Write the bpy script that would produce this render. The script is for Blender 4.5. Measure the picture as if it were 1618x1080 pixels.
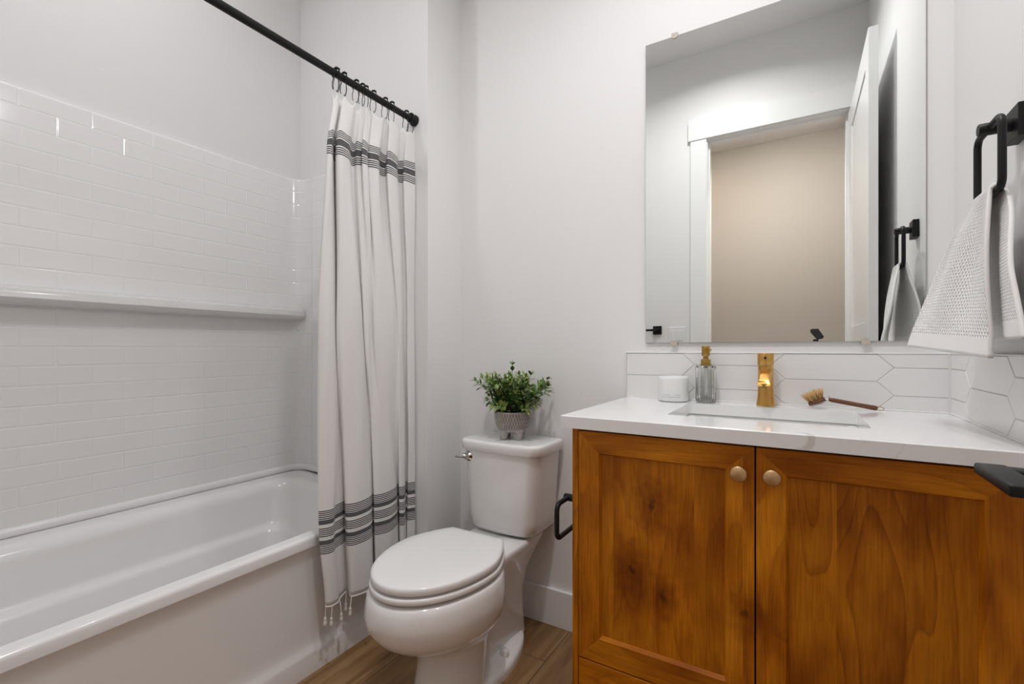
import bpy, bmesh, math, random
from mathutils import Vector, Matrix
PI = math.pi
for o in list(bpy.data.objects): bpy.data.objects.remove(o)
sc = bpy.context.scene
C = sc.collection

# ------------------------------------------------------------ camera, world, lights, exposure
D = 1.68            # vanity wall
XR, XL = 0.36, -2.128
YE = 1.46           # faucet-end wall of the tub alcove
XE = -1.289         # return face of that wall
YF = -0.05          # wall with the doorway
ZC = 3.11           # ceiling
DX0, DX1, DZ = -0.512, 0.264, 2.505   # door opening

cam = bpy.data.cameras.new('camera'); cam_o = bpy.data.objects.new('camera', cam); C.objects.link(cam_o)
cam.sensor_width = 36.0; cam.lens = 740.0/1618*36
cam.shift_y = 12.0/1618
cam.clip_start = 0.01
cam_o.location = (0, 0, 1.093)
cam_o.rotation_euler = (PI/2, 0, math.radians(31.25))
sc.camera = cam_o

w = bpy.data.worlds.new('world'); sc.world = w; w.use_nodes = True
w.node_tree.nodes['Background'].inputs[0].default_value = (0.9, 0.95, 1.0, 1)
w.node_tree.nodes['Background'].inputs[1].default_value = 0.15

sc.view_settings.view_transform = 'Standard'
sc.view_settings.look = 'None'
sc.view_settings.gamma = 1.0
sc.view_settings.use_curve_mapping = False
sc.view_settings.exposure = 0.15

def lamp(name, kind, loc, energy, color, size, rot=(0, 0, 0), spread=None):
    l = bpy.data.lights.new(name, kind); l.energy = energy; l.color = color
    if kind == 'AREA':
        l.shape = 'DISK'; l.size = size
        if spread: l.spread = spread
    else:
        l.shadow_soft_size = size
    o = bpy.data.objects.new(name, l); C.objects.link(o); o.location = loc; o.rotation_euler = rot
    return o
CEIL_LIGHTS = [(-0.10, 1.12, 3.0, (0.985, 0.982, 1.0), 0.15, 112), (-0.40, 0.62, 11.6, (0.985, 0.982, 1.0), 0.15, 148), (-1.66, 0.55, 4.2, (0.98, 0.982, 1.0), 0.15, 170)]  # vanity lamp inferred from glare; middle and tub lamps added as fill
HALL_LIGHTS = [(-0.90, -0.80, 3.6, (1.0, 0.62, 0.33)), (-0.12, -0.30, 34.0, (1.0, 0.92, 0.86))]  # lamp outside the doorway is added to fill the lower bathroom

# ------------------------------------------------------------ helpers
def link(name, me, mat=None, parent=None, kind=None):
    o = bpy.data.objects.new(name, me); C.objects.link(o)
    if mat is not None:
        for m in (mat if isinstance(mat, (list, tuple)) else [mat]): me.materials.append(m)
    if parent is not None: o.parent = parent
    if kind: o['kind'] = kind
    return o
def obj(name, bm, mat=None, parent=None, smooth=None, kind=None, recalc=True):
    if recalc: bmesh.ops.recalc_face_normals(bm, faces=bm.faces)
    me = bpy.data.meshes.new(name); bm.to_mesh(me); bm.free()
    if smooth is not None:
        for p in me.polygons: p.use_smooth = True
        if smooth < 180:
            me.set_sharp_from_angle(angle=math.radians(smooth))
    return link(name, me, mat, parent, kind)
def tag(o, label, cat, group=None):
    o['label'] = label; o['category'] = cat
    if group: o['group'] = group
    return o
def thing(name, label, cat, loc=(0, 0, 0), group=None):
    o = bpy.data.objects.new(name, None); C.objects.link(o); o.location = loc
    o.empty_display_size = 0.05
    bpy.context.view_layer.update()
    return tag(o, label, cat, group)
def here(o, root):
    """parent o (built in world coordinates) to root"""
    o.parent = root; o.matrix_parent_inverse = Matrix.Translation(-Vector(root.location))
    return o
def label(o, t): o['label'] = t; return o
def BM(): return bmesh.new()
def box(bm, x0, x1, y0, y1, z0, z1, bev=0.0, seg=2):
    r = bmesh.ops.create_cube(bm, size=1.0)
    vs = r['verts']
    bmesh.ops.scale(bm, vec=(x1-x0, y1-y0, z1-z0), verts=vs)
    bmesh.ops.translate(bm, vec=((x0+x1)/2, (y0+y1)/2, (z0+z1)/2), verts=vs)
    if bev > 0:
        es = list({e for v in vs for e in v.link_edges})
        bmesh.ops.bevel(bm, geom=es, offset=bev, segments=seg, profile=0.5, affect='EDGES', clamp_overlap=True)
def loft(bm, rings, cap0=True, cap1=True, closed=False):
    vr = [[bm.verts.new(p) for p in r] for r in rings]
    n = len(vr[0])
    pairs = list(zip(vr[:-1], vr[1:]))
    if closed: pairs.append((vr[-1], vr[0]))
    for a, b in pairs:
        for i in range(n):
            j = (i+1) % n
            bm.faces.new((a[i], a[j], b[j], b[i]))
    if cap0 and not closed: bm.faces.new(vr[0])
    if cap1 and not closed: bm.faces.new(list(reversed(vr[-1])))
    return vr
def lathe(bm, prof, seg=32, c=(0, 0, 0), axis='z', cap=True):
    rings = []
    for r, z in prof:
        r = max(r, 1e-5)
        ring = []
        for i in range(seg):
            a = 2*PI*i/seg
            p = (r*math.cos(a), r*math.sin(a), z)
            if axis == 'y': p = (p[0], p[2], p[1])
            if axis == 'x': p = (p[2], p[0], p[1])
            ring.append((c[0]+p[0], c[1]+p[1], c[2]+p[2]))
        rings.append(ring)
    loft(bm, rings, cap, cap)
def tube(bm, pts, r, seg=12, closed=False, radii=None):
    pts = [Vector(p) for p in pts]; n = len(pts)
    rings = []; up = None
    for i, p in enumerate(pts):
        if closed: t = pts[(i+1) % n]-pts[i-1]
        else: t = pts[min(i+1, n-1)]-pts[max(i-1, 0)]
        t.normalize()
        if up is None:
            up = t.orthogonal().normalized()
        else:
            up = (up - t*up.dot(t)).normalized()
        b = t.cross(up)
        rr = radii[i] if radii else r
        rings.append([p+rr*(math.cos(2*PI*k/seg)*up+math.sin(2*PI*k/seg)*b) for k in range(seg)])
    if closed:
        # untwist: rotate last ring mapping to nearest vertex of first
        vr = [[bm.verts.new(q) for q in rg] for rg in rings]
        for a, b in zip(vr[:-1], vr[1:]):
            for k in range(seg): bm.faces.new((a[k], a[(k+1) % seg], b[(k+1) % seg], b[k]))
        a, b = vr[-1], vr[0]
        off = min(range(seg), key=lambda s: (a[0].co-b[s].co).length)
        for k in range(seg): bm.faces.new((a[k], a[(k+1) % seg], b[(k+1+off) % seg], b[(k+off) % seg]))
    else:
        loft(bm, rings)
def arc(c, r, a0, a1, n, plane='xz'):
    out = []
    for i in range(n+1):
        a = a0+(a1-a0)*i/n
        u, v = r*math.cos(a), r*math.sin(a)
        out.append({'xz': (c[0]+u, c[1], c[2]+v), 'yz': (c[0], c[1]+u, c[2]+v), 'xy': (c[0]+u, c[1]+v, c[2])}[plane])
    return out
def rrect(x0, x1, y0, y1, r, z, n=6):
    pts = []
    for cx, cy, a0 in ((x1-r, y1-r, 0), (x0+r, y1-r, PI/2), (x0+r, y0+r, PI), (x1-r, y0+r, 1.5*PI)):
        for i in range(n+1):
            a = a0+PI/2*i/n
            pts.append((cx+r*math.cos(a), cy+r*math.sin(a), z))
    return pts
def rloop_yz(x, y0, y1, z0, z1, r, n=6):
    pts = []
    for cy, cz, a0 in ((y1-r, z1-r, 0), (y0+r, z1-r, PI/2), (y0+r, z0+r, PI), (y1-r, z0+r, 1.5*PI)):
        for i in range(n+1):
            a = a0+PI/2*i/n
            pts.append((x, cy+r*math.cos(a), cz+r*math.sin(a)))
    return pts

# ------------------------------------------------------------ materials
def mat(name, col, rough=0.5, metal=0.0, spec=0.5, coat=0.0):
    m = bpy.data.materials.new(name); m.use_nodes = True
    b = m.node_tree.nodes['Principled BSDF']
    b.inputs['Base Color'].default_value = (*col, 1)
    b.inputs['Roughness'].default_value = rough
    b.inputs['Metallic'].default_value = metal
    b.inputs['Specular IOR Level'].default_value = spec
    b.inputs['Coat Weight'].default_value = coat
    b.inputs['Coat Roughness'].default_value = 0.08
    return m
def N(m, t, **kw):
    n = m.node_tree.nodes.new(t)
    for k, v in kw.items():
        if k.startswith('i_'): n.inputs[k[2:].replace('_', ' ')].default_value = v
        else: setattr(n, k, v)
    return n
def L(m, a, ao, b, bi): m.node_tree.links.new(a.outputs[ao], b.inputs[bi])
def bsdf(m): return m.node_tree.nodes['Principled BSDF']
def noise_bump(m, scale, strength, dist=0.001, detail=3.0, stretch=(1, 1, 1)):
    tc = N(m, 'ShaderNodeTexCoord'); mp = N(m, 'ShaderNodeMapping'); mp.inputs['Scale'].default_value = stretch
    nz = N(m, 'ShaderNodeTexNoise'); nz.inputs['Scale'].default_value = scale; nz.inputs['Detail'].default_value = detail
    bp = N(m, 'ShaderNodeBump'); bp.inputs['Strength'].default_value = strength; bp.inputs['Distance'].default_value = dist
    L(m, tc, 'Object', mp, 'Vector'); L(m, mp, 'Vector', nz, 'Vector'); L(m, nz, 'Fac', bp, 'Height'); L(m, bp, 'Normal', bsdf(m), 'Normal')
    return m
def ramp(m, stops, interp='LINEAR'):
    r = N(m, 'ShaderNodeValToRGB'); r.color_ramp.interpolation = interp
    e = r.color_ramp.elements
    while len(e) < len(stops): e.new(0.5)
    for el, (p, c) in zip(e, stops): el.position = p; el.color = (*c, 1) if len(c) == 3 else c
    return r

WALL = noise_bump(mat('wall_paint', (0.86, 0.848, 0.842), 0.55, spec=0.3), 260, 0.10, 0.0006)
CEILM = noise_bump(mat('ceiling_paint', (0.86, 0.855, 0.85), 0.8), 200, 0.15, 0.0008)
TRIM = mat('trim_paint', (0.87, 0.865, 0.86), 0.28)
HALLW = noise_bump(mat('hall_paint', (0.38, 0.355, 0.325), 0.7), 260, 0.1, 0.0006)
ACRYL = mat('tub_acrylic', (0.86, 0.845, 0.838), 0.13)
PORC = mat('porcelain', (0.84, 0.825, 0.812), 0.08, coat=0.6)
SEATM = mat('seat_plastic', (0.82, 0.81, 0.80), 0.16)
SINKM = mat('sink_china', (0.84, 0.84, 0.83), 0.12, coat=0.4)
BLACK = noise_bump(mat('matte_black', (0.007, 0.007, 0.0075), 0.45, spec=0.3), 900, 0.1, 0.0003)
CHROME = mat('chrome', (0.62, 0.62, 0.62), 0.10, metal=1)
GOLD = noise_bump(mat('brushed_gold', (0.66, 0.38, 0.11), 0.30, metal=1), 60, 0.05, 0.0003, stretch=(20, 20, 1))
BRASS = mat('aged_brass', (0.42, 0.27, 0.075), 0.30, metal=1)
KNOB = noise_bump(mat('satin_gold', (0.62, 0.40, 0.21), 0.42, metal=1), 700, 0.06, 0.0002)
DARK = mat('gap_shade', (0.02, 0.012, 0.008), 0.9)  # near-black carcass: shade in the cabinet gaps put into its colour
MIRROR = mat('mirror_silver', (0.88, 0.905, 0.885), 0.0, metal=1)
MEDGE = mat('mirror_edge', (0.16, 0.21, 0.19), 0.2)
CAULK = mat('caulk', (0.85, 0.84, 0.83), 0.5)
PLATE = mat('switch_plastic', (0.84, 0.84, 0.83), 0.3)
RUBBER = mat('rubber', (0.02, 0.02, 0.02), 0.7)

def tile_mat():                      # moulded subway pattern on UV (metres)
    m = mat('moulded_subway', (0.86, 0.845, 0.838), 0.11)
    uv = N(m, 'ShaderNodeUVMap'); uv.uv_map = 'uv'
    br = N(m, 'ShaderNodeTexBrick'); br.offset = 0.5; br.squash = 1.0
    br.inputs['Color1'].default_value = (1, 1, 1, 1); br.inputs['Color2'].default_value = (1, 1, 1, 1); br.inputs['Mortar'].default_value = (0, 0, 0, 1)
    br.inputs['Scale'].default_value = 1.0; br.inputs['Mortar Size'].default_value = 0.0048; br.inputs['Mortar Smooth'].default_value = 1.0
    br.inputs['Brick Width'].default_value = 0.181; br.inputs['Row Height'].default_value = 0.0637
    bp = N(m, 'ShaderNodeBump'); bp.inputs['Strength'].default_value = 0.38; bp.inputs['Distance'].default_value = 0.0018
    L(m, uv, 'UV', br, 'Vector'); L(m, br, 'Color', bp, 'Height'); L(m, bp, 'Normal', bsdf(m), 'Normal')
    return m
SUBWAY = tile_mat()

def wood(name, grain='z', dark=1.0, seed=0.0, boards=0.10, knots=0.0, rings=0.7, knot_at=()):
    m = mat(name, (0.3, 0.12, 0.03), 0.36, spec=0.22)
    tc = N(m, 'ShaderNodeTexCoord'); mp = N(m, 'ShaderNodeMapping')
    if grain == 'x': mp.inputs['Rotation'].default_value = (0, PI/2, 0)
    mp.inputs['Location'].default_value = (seed, seed*0.7, seed*1.3)
    L(m, tc, 'Object', mp, 'Vector')
    sx = N(m, 'ShaderNodeSeparateXYZ'); L(m, mp, 'Vector', sx, 'Vector')
    # glued boards: each strip of width `boards` gets its own offset
    dv = N(m, 'ShaderNodeMath', operation='DIVIDE'); dv.inputs[1].default_value = boards; L(m, sx, 'X', dv, 0)
    fl = N(m, 'ShaderNodeMath', operation='FLOOR'); L(m, dv, 'Value', fl, 0)
    wn = N(m, 'ShaderNodeTexWhiteNoise'); wn.noise_dimensions = '1D'; L(m, fl, 'Value', wn, 'W')
    cb = N(m, 'ShaderNodeVectorMath', operation='SCALE'); cb.inputs[3].default_value = 3.0; L(m, wn, 'Color', cb, 0)
    ad = N(m, 'ShaderNodeVectorMath', operation='ADD'); L(m, mp, 'Vector', ad, 0); L(m, cb, 'Vector', ad, 1)
    st = N(m, 'ShaderNodeVectorMath', operation='MULTIPLY'); st.inputs[1].default_value = (1, 1, 0.16); L(m, ad, 'Vector', st, 0)
    # cathedral growth rings: contour bands of a stretched low-frequency noise
    n1 = N(m, 'ShaderNodeTexNoise'); n1.inputs['Scale'].default_value = 7.5; n1.inputs['Detail'].default_value = 1.2; n1.inputs['Distortion'].default_value = 0.25
    L(m, st, 'Vector', n1, 'Vector')
    mu = N(m, 'ShaderNodeMath', operation='MULTIPLY'); mu.inputs[1].default_value = 13.0; L(m, n1, 'Fac', mu, 0)
    fr = N(m, 'ShaderNodeMath', operation='FRACT'); L(m, mu, 'Value', fr, 0)
    rg = ramp(m, [(0.0, (0.02, 0.02, 0.02)), (0.70, (0.26, 0.26, 0.26)), (0.90, (0.72, 0.72, 0.72)), (0.955, (1, 1, 1)), (1.0, (0.05, 0.05, 0.05))]); L(m, fr, 'Value', rg, 'Fac')
    # fine pores
    s2 = N(m, 'ShaderNodeVectorMath', operation='MULTIPLY'); s2.inputs[1].default_value = (1, 1, 0.05); L(m, ad, 'Vector', s2, 0)
    n2 = N(m, 'ShaderNodeTexNoise'); n2.inputs['Scale'].default_value = 240; n2.inputs['Detail'].default_value = 3; L(m, s2, 'Vector', n2, 'Vector')
    # blotches of stain
    n3 = N(m, 'ShaderNodeTexNoise'); n3.inputs['Scale'].default_value = 9.0; n3.inputs['Detail'].default_value = 4
    s3 = N(m, 'ShaderNodeVectorMath', operation='MULTIPLY'); s3.inputs[1].default_value = (1, 1, 0.45); L(m, ad, 'Vector', s3, 0); L(m, s3, 'Vector', n3, 'Vector')
    c3 = ramp(m, [(0.30, (0.270*dark, 0.068*dark, 0.002*dark)), (0.50, (0.470*dark, 0.150*dark, 0.004*dark)), (0.70, (0.620*dark, 0.230*dark, 0.010*dark))]); L(m, n3, 'Fac', c3, 'Fac')
    mx = N(m, 'ShaderNodeMix', data_type='RGBA', blend_type='MULTIPLY')
    r1 = ramp(m, [(0.0, (1.06, 1.06, 1.06)), (1.0, (0.60, 0.50, 0.45))]); L(m, rg, 'Color', r1, 'Fac')
    mx.inputs[0].default_value = rings; L(m, c3, 'Color', mx, 6); L(m, r1, 'Color', mx, 7)
    mx2 = N(m, 'ShaderNodeMix', data_type='RGBA', blend_type='MULTIPLY'); mx2.inputs[0].default_value = 0.75
    r2 = ramp(m, [(0.3, (0.72, 0.68, 0.64)), (0.62, (1.08, 1.08, 1.08))]); L(m, n2, 'Fac', r2, 'Fac')
    L(m, mx, 2, mx2, 6); L(m, r2, 'Color', mx2, 7)
    # knots
    prev = None
    for kx, kz, ks in knot_at:
        sb_ = N(m, 'ShaderNodeVectorMath', operation='SUBTRACT'); sb_.inputs[1].default_value = (kx, 0, kz); L(m, tc, 'Object', sb_, 0)
        ml_ = N(m, 'ShaderNodeVectorMath', operation='MULTIPLY'); ml_.inputs[1].default_value = (1/ks, 0, 0.62/ks); L(m, sb_, 'Vector', ml_, 0)
        le_ = N(m, 'ShaderNodeVectorMath', operation='LENGTH'); L(m, ml_, 'Vector', le_, 0)
        if prev is None: prev = (le_, 'Value')
        else:
            mn_ = N(m, 'ShaderNodeMath', operation='MINIMUM'); L(m, prev[0], prev[1], mn_, 0); L(m, le_, 'Value', mn_, 1); prev = (mn_, 'Value')
    nk = N(m, 'ShaderNodeTexNoise'); nk.inputs['Scale'].default_value = 42; nk.inputs['Detail'].default_value = 3; L(m, tc, 'Object', nk, 'Vector')
    nd = N(m, 'ShaderNodeMath', operation='MULTIPLY_ADD'); nd.inputs[1].default_value = 0.055; L(m, nk, 'Fac', nd, 0)
    if prev: L(m, prev[0], prev[1], nd, 2)
    else: nd.inputs[2].default_value = 1.0
    rk = ramp(m, [(0.029, (0.16, 0.09, 0.06)), (0.036, (0.50, 0.38, 0.30)), (0.052, (0.62, 0.52, 0.44)), (0.085, (1, 1, 1))]); L(m, nd, 'Value', rk, 'Fac')
    mx3 = N(m, 'ShaderNodeMix', data_type='RGBA', blend_type='MULTIPLY'); mx3.inputs[0].default_value = knots
    L(m, mx2, 2, mx3, 6); L(m, rk, 'Color', mx3, 7)
    bd = ramp(m, [(0.0, (0.84, 0.84, 0.84)), (1.0, (1.12, 1.12, 1.12))]); L(m, wn, 'Value', bd, 'Fac')
    mx4 = N(m, 'ShaderNodeMix', data_type='RGBA', blend_type='MULTIPLY'); mx4.inputs[0].default_value = 1.0
    L(m, mx3, 2, mx4, 6); L(m, bd, 'Color', mx4, 7)
    L(m, mx4, 2, bsdf(m), 'Base Color')
    bp = N(m, 'ShaderNodeBump'); bp.inputs['Strength'].default_value = 0.08; bp.inputs['Distance'].default_value = 0.0005
    L(m, n2, 'Fac', bp, 'Height'); L(m, bp, 'Normal', bsdf(m), 'Normal')
    return m
WOOD_PANEL_A = wood('alder_panel_left', 'z', 1.10, 0.3, 0.097, 0.9, 0.5, [(-0.295, 0.712, 1.0), (-0.347, 0.545, 1.1), (-0.275, 0.50, 0.75)])
WOOD_PANEL_B = wood('alder_panel_right', 'z', 1.06, 2.9, 0.11, 0.0, 0.8)
WOOD_V = wood('alder_upright', 'z', 1.06, 5.1, 0.5, 0.8, 0.5, [(-0.097, 0.518, 0.8)])
WOOD_H = wood('alder_crosswise', 'x', 1.0, 7.7, 0.5, 0.0, 0.5)
WOOD_SIDE = wood('alder_side', 'z', 0.95, 11.0, 0.3)

def floor_mat():
    m = mat('plank_tile', (0.3, 0.2, 0.1), 0.45, spec=0.35)
    tc = N(m, 'ShaderNodeTexCoord'); mp = N(m, 'ShaderNodeMapping')
    mp.inputs['Rotation'].default_value = (0, 0, PI/2); mp.inputs['Location'].default_value = (0.265, 0.752, 0)
    L(m, tc, 'Object', mp, 'Vector')
    br = N(m, 'ShaderNodeTexBrick'); br.offset = 0.37
    br.inputs['Color1'].default_value = (0.42, 0.42, 0.42, 1); br.inputs['Color2'].default_value = (0.62, 0.62, 0.62, 1); br.inputs['Mortar'].default_value = (0, 0, 0, 1)
    br.inputs['Scale'].default_value = 1; br.inputs['Mortar Size'].default_value = 0.0016; br.inputs['Brick Width'].default_value = 1.2; br.inputs['Row Height'].default_value = 0.231
    L(m, mp, 'Vector', br, 'Vector')
    st = N(m, 'ShaderNodeVectorMath', operation='MULTIPLY'); st.inputs[1].default_value = (0.10, 1, 1); L(m, mp, 'Vector', st, 0)
    ad = N(m, 'ShaderNodeVectorMath', operation='ADD'); L(m, st, 'Vector', ad, 0); 
    sc_ = N(m, 'ShaderNodeVectorMath', operation='SCALE'); sc_.inputs[3].default_value = 37.0; L(m, br, 'Color', sc_, 0); L(m, sc_, 'Vector', ad, 1)
    n1 = N(m, 'ShaderNodeTexNoise'); n1.inputs['Scale'].default_value = 26; n1.inputs['Detail'].default_value = 5; n1.inputs['Distortion'].default_value = 0.6; L(m, ad, 'Vector', n1, 'Vector')
    r1 = ramp(m, [(0.30, (0.160, 0.082, 0.032)), (0.50, (0.265, 0.150, 0.066)), (0.72, (0.350, 0.218, 0.108))]); L(m, n1, 'Fac', r1, 'Fac')
    tint = ramp(m, [(0.38, (0.86, 0.86, 0.86)), (0.66, (1.12, 1.12, 1.12))]); L(m, br, 'Color', tint, 'Fac')
    mx = N(m, 'ShaderNodeMix', data_type='RGBA', blend_type='MULTIPLY'); mx.inputs[0].default_value = 1; L(m, r1, 'Color', mx, 6); L(m, tint, 'Color', mx, 7)
    mg = N(m, 'ShaderNodeMix', data_type='RGBA'); mg.inputs[7].default_value = (0.085, 0.055, 0.032, 1)
    L(m, br, 'Fac', mg, 0); L(m, mx, 2, mg, 6); L(m, mg, 2, bsdf(m), 'Base Color')
    bp = N(m, 'ShaderNodeBump'); bp.inputs['Strength'].default_value = 0.4; bp.inputs['Distance'].default_value = 0.001; bp.invert = True
    L(m, br, 'Fac', bp, 'Height'); L(m, bp, 'Normal', bsdf(m), 'Normal')
    return m
FLOORM = floor_mat()

def quartz():
    m = mat('white_quartz', (0.86, 0.86, 0.855), 0.12, coat=0.3)
    tc = N(m, 'ShaderNodeTexCoord'); mp = N(m, 'ShaderNodeMapping'); mp.inputs['Rotation'].default_value = (0, 0, 0.5); mp.inputs['Scale'].default_value = (1.0, 1.7, 1.7); mp.inputs['Location'].default_value = (3.1, 0.4, 0)
    L(m, tc, 'Object', mp, 'Vector')
    n1 = N(m, 'ShaderNodeTexNoise'); n1.inputs['Scale'].default_value = 2.6; n1.inputs['Detail'].default_value = 6; n1.inputs['Distortion'].default_value = 1.2; L(m, mp, 'Vector', n1, 'Vector')
    v = ramp(m, [(0.486, (0, 0, 0)), (0.5, (1, 1, 1)), (0.509, (0, 0, 0))]); L(m, n1, 'Fac', v, 'Fac')
    n2 = N(m, 'ShaderNodeTexNoise'); n2.inputs['Scale'].default_value = 3.5; L(m, mp, 'Vector', n2, 'Vector')
    r2 = ramp(m, [(0.52, (0, 0, 0)), (0.70, (0.40, 0.40, 0.40))]); L(m, n2, 'Fac', r2, 'Fac')
    mu = N(m, 'ShaderNodeMath', operation='MULTIPLY'); L(m, v, 'Color', mu, 0); L(m, r2, 'Color', mu, 1)
    mx = N(m, 'ShaderNodeMix', data_type='RGBA'); mx.inputs[6].default_value = (0.86, 0.86, 0.855, 1); mx.inputs[7].default_value = (0.50, 0.46, 0.41, 1)
    vs_ = N(m, 'ShaderNodeVectorMath', operation='SUBTRACT'); vs_.inputs[1].default_value = (0.010, 1.118, 0.926)
    wob = N(m, 'ShaderNodeVectorMath', operation='SCALE'); wob.inputs[3].default_value = 0.02; L(m, n2, 'Color', wob, 0)
    va = N(m, 'ShaderNodeVectorMath', operation='ADD'); L(m, tc, 'Object', va, 0); L(m, wob, 'Vector', va, 1); L(m, va, 'Vector', vs_, 0)
    ln = N(m, 'ShaderNodeVectorMath', operation='LENGTH'); L(m, vs_, 'Vector', ln, 0)
    rr_ = ramp(m, [(0.020, (0, 0, 0)), (0.0235, (0.55, 0.55, 0.55)), (0.031, (0.42, 0.42, 0.42)), (0.0325, (0.9, 0.9, 0.9)), (0.034, (0, 0, 0))]); L(m, ln, 'Value', rr_, 'Fac')
    sxv = N(m, 'ShaderNodeSeparateXYZ'); L(m, vs_, 'Vector', sxv, 'Vector')
    mk_ = N(m, 'ShaderNodeMapRange'); mk_.inputs['From Min'].default_value = -0.006; mk_.inputs['From Max'].default_value = 0.016; L(m, sxv, 'X', mk_, 'Value')
    mk2 = N(m, 'ShaderNodeMath', operation='MULTIPLY'); L(m, rr_, 'Color', mk2, 0); L(m, mk_, 'Result', mk2, 1)
    mxx = N(m, 'ShaderNodeMath', operation='MAXIMUM'); L(m, mu, 'Value', mxx, 0); L(m, mk2, 'Value', mxx, 1)
    L(m, mxx, 'Value', mx, 0); L(m, mx, 2, bsdf(m), 'Base Color')
    return m
QUARTZ = quartz()
BSTILE = mat('picket_glaze', (0.85, 0.838, 0.832), 0.16, coat=0.2)
GROUT = mat('grey_grout', (0.66, 0.645, 0.63), 0.9)

def cloth(name, col, scale=900, strength=0.35):
    m = mat(name, col, 0.95, spec=0.1)
    b = bsdf(m); b.inputs['Sheen Weight'].default_value = 0.15
    return noise_bump(m, scale, strength, 0.0008, 4, (1, 1, 1))
CLOTH = cloth('curtain_cotton', (0.94, 0.92, 0.905), 420, 0.35)
CLOTHD = cloth('curtain_black_yarn', (0.026, 0.025, 0.03), 500, 0.4)
CLOTHG = cloth('curtain_grey_band', (0.115, 0.112, 0.12), 700, 0.5)
for m_ in (CLOTH,):
    b_ = bsdf(m_)
    tr = N(m_, 'ShaderNodeBsdfTranslucent'); tr.inputs['Color'].default_value = (0.92, 0.89, 0.86, 1)
    ms = N(m_, 'ShaderNodeMixShader'); ms.inputs[0].default_value = 0.15
    out = [n for n in m_.node_tree.nodes if n.type == 'OUTPUT_MATERIAL'][0]
    L(m_, b_, 'BSDF', ms, 1); L(m_, tr, 'BSDF', ms, 2); L(m_, ms, 'Shader', out, 'Surface')
def towel_mat():
    m = mat('waffle_towel', (0.88, 0.86, 0.85), 0.95, spec=0.08)
    uv = N(m, 'ShaderNodeUVMap'); uv.uv_map = 'uv'
    mp = N(m, 'ShaderNodeMapping'); mp.inputs['Scale'].default_value = (118, 118, 1); mp.inputs['Rotation'].default_value = (0, 0, PI/4)
    L(m, uv, 'UV', mp, 'Vector')
    w1 = N(m, 'ShaderNodeTexWave'); w1.wave_type = 'BANDS'; w1.bands_direction = 'X'; w1.inputs['Scale'].default_value = 0.314; w1.inputs['Distortion'].default_value = 0.4; w1.inputs['Detail'].default_value = 1
    w2 = N(m, 'ShaderNodeTexWave'); w2.wave_type = 'BANDS'; w2.bands_direction = 'Y'; w2.inputs['Scale'].default_value = 0.314; w2.inputs['Distortion'].default_value = 0.4; w2.inputs['Detail'].default_value = 1
    L(m, mp, 'Vector', w1, 'Vector'); L(m, mp, 'Vector', w2, 'Vector')
    mu = N(m, 'ShaderNodeMath', operation='MULTIPLY'); L(m, w1, 'Fac', mu, 0); L(m, w2, 'Fac', mu, 1)
    bp = N(m, 'ShaderNodeBump'); bp.inputs['Strength'].default_value = 0.8; bp.inputs['Distance'].default_value = 0.0028
    L(m, mu, 'Value', bp, 'Height'); L(m, bp, 'Normal', bsdf(m), 'Normal')
    return m
TOWEL = towel_mat()
TOWEL_HEM = cloth('towel_hem', (0.88, 0.86, 0.85), 900, 0.2)

# ------------------------------------------------------------ the setting
def struct(name, bm, m, smooth=None): return obj(name, bm, m, None, smooth, 'structure')
HX0, HX1, HY = -2.4, 1.6, -1.42       # hall beyond the doorway
b = BM(); box(b, HX0, HX1, HY, D, -0.06, 0); struct('floor', b, FLOORM)
b = BM(); box(b, XL-0.1, XR+0.1, YF-0.12, D+0.1, ZC, ZC+0.08); struct('ceiling', b, CEILM)
b = BM(); box(b, HX0, HX1, HY, YF-0.12, 2.95, 3.03); struct('ceiling_hall', b, CEILM)
b = BM(); box(b, XE, XR+0.12, D, D+0.12, 0, ZC); struct('wall_back', b, WALL)
b = BM(); box(b, XL-0.12, XL, YF-0.12, D+0.12, 0, ZC); struct('wall_left', b, WALL)
b = BM(); box(b, XR, XR+0.12, YF-0.12, D, 0, ZC); struct('wall_right', b, WALL)
b = BM(); box(b, XL, XE, YE, D+0.12, 0, ZC); struct('wall_alcove', b, WALL)
b = BM()
box(b, XL, DX0-0.018, YF-0.12, YF, 0, ZC); box(b, DX1+0.018, XR, YF-0.12, YF, 0, ZC); box(b, DX0-0.018, DX1+0.018, YF-0.12, YF, DZ+0.018, ZC)
struct('wall_front', b, WALL)
b = BM(); box(b, HX0, HX1, HY-0.1, HY, 0, 3.0); struct('wall_hall', b, HALLW)
b = BM(); box(b, HX0-0.1, HX0, HY, YF-0.12, 0, 3.0); struct('wall_hall_left', b, HALLW)
b = BM(); box(b, HX1, HX1+0.1, HY, YF-0.12, 0, 3.0); struct('wall_hall_right', b, HALLW)
b = BM(); box(b, HX0, XL-0.12, YF-0.12, YF-0.02, 0, 3.0); box(b, XR+0.12, HX1, YF-0.12, YF-0.02, 0, 3.0); struct('wall_hall_front', b, HALLW)
# baseboards
def board(x0, x1, y0, y1, h=0.146):
    b = BM(); box(b, x0, x1, y0, y1, 0.0, h, 0.003); return b
struct('baseboard_back', board(XE+0.014, -0.506, D-0.014, D), TRIM)
struct('baseboard_alcove', board(XE, XE+0.014, YE+0.0, D), TRIM)
struct('baseboard_right', board(XR-0.014, XR, YF, 1.16), TRIM)
struct('baseboard_front', board(-1.385, DX0-0.112, YF, YF+0.014), TRIM)
struct('baseboard_hall', board(HX0, HX1, HY, HY+0.014), TRIM)
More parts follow.
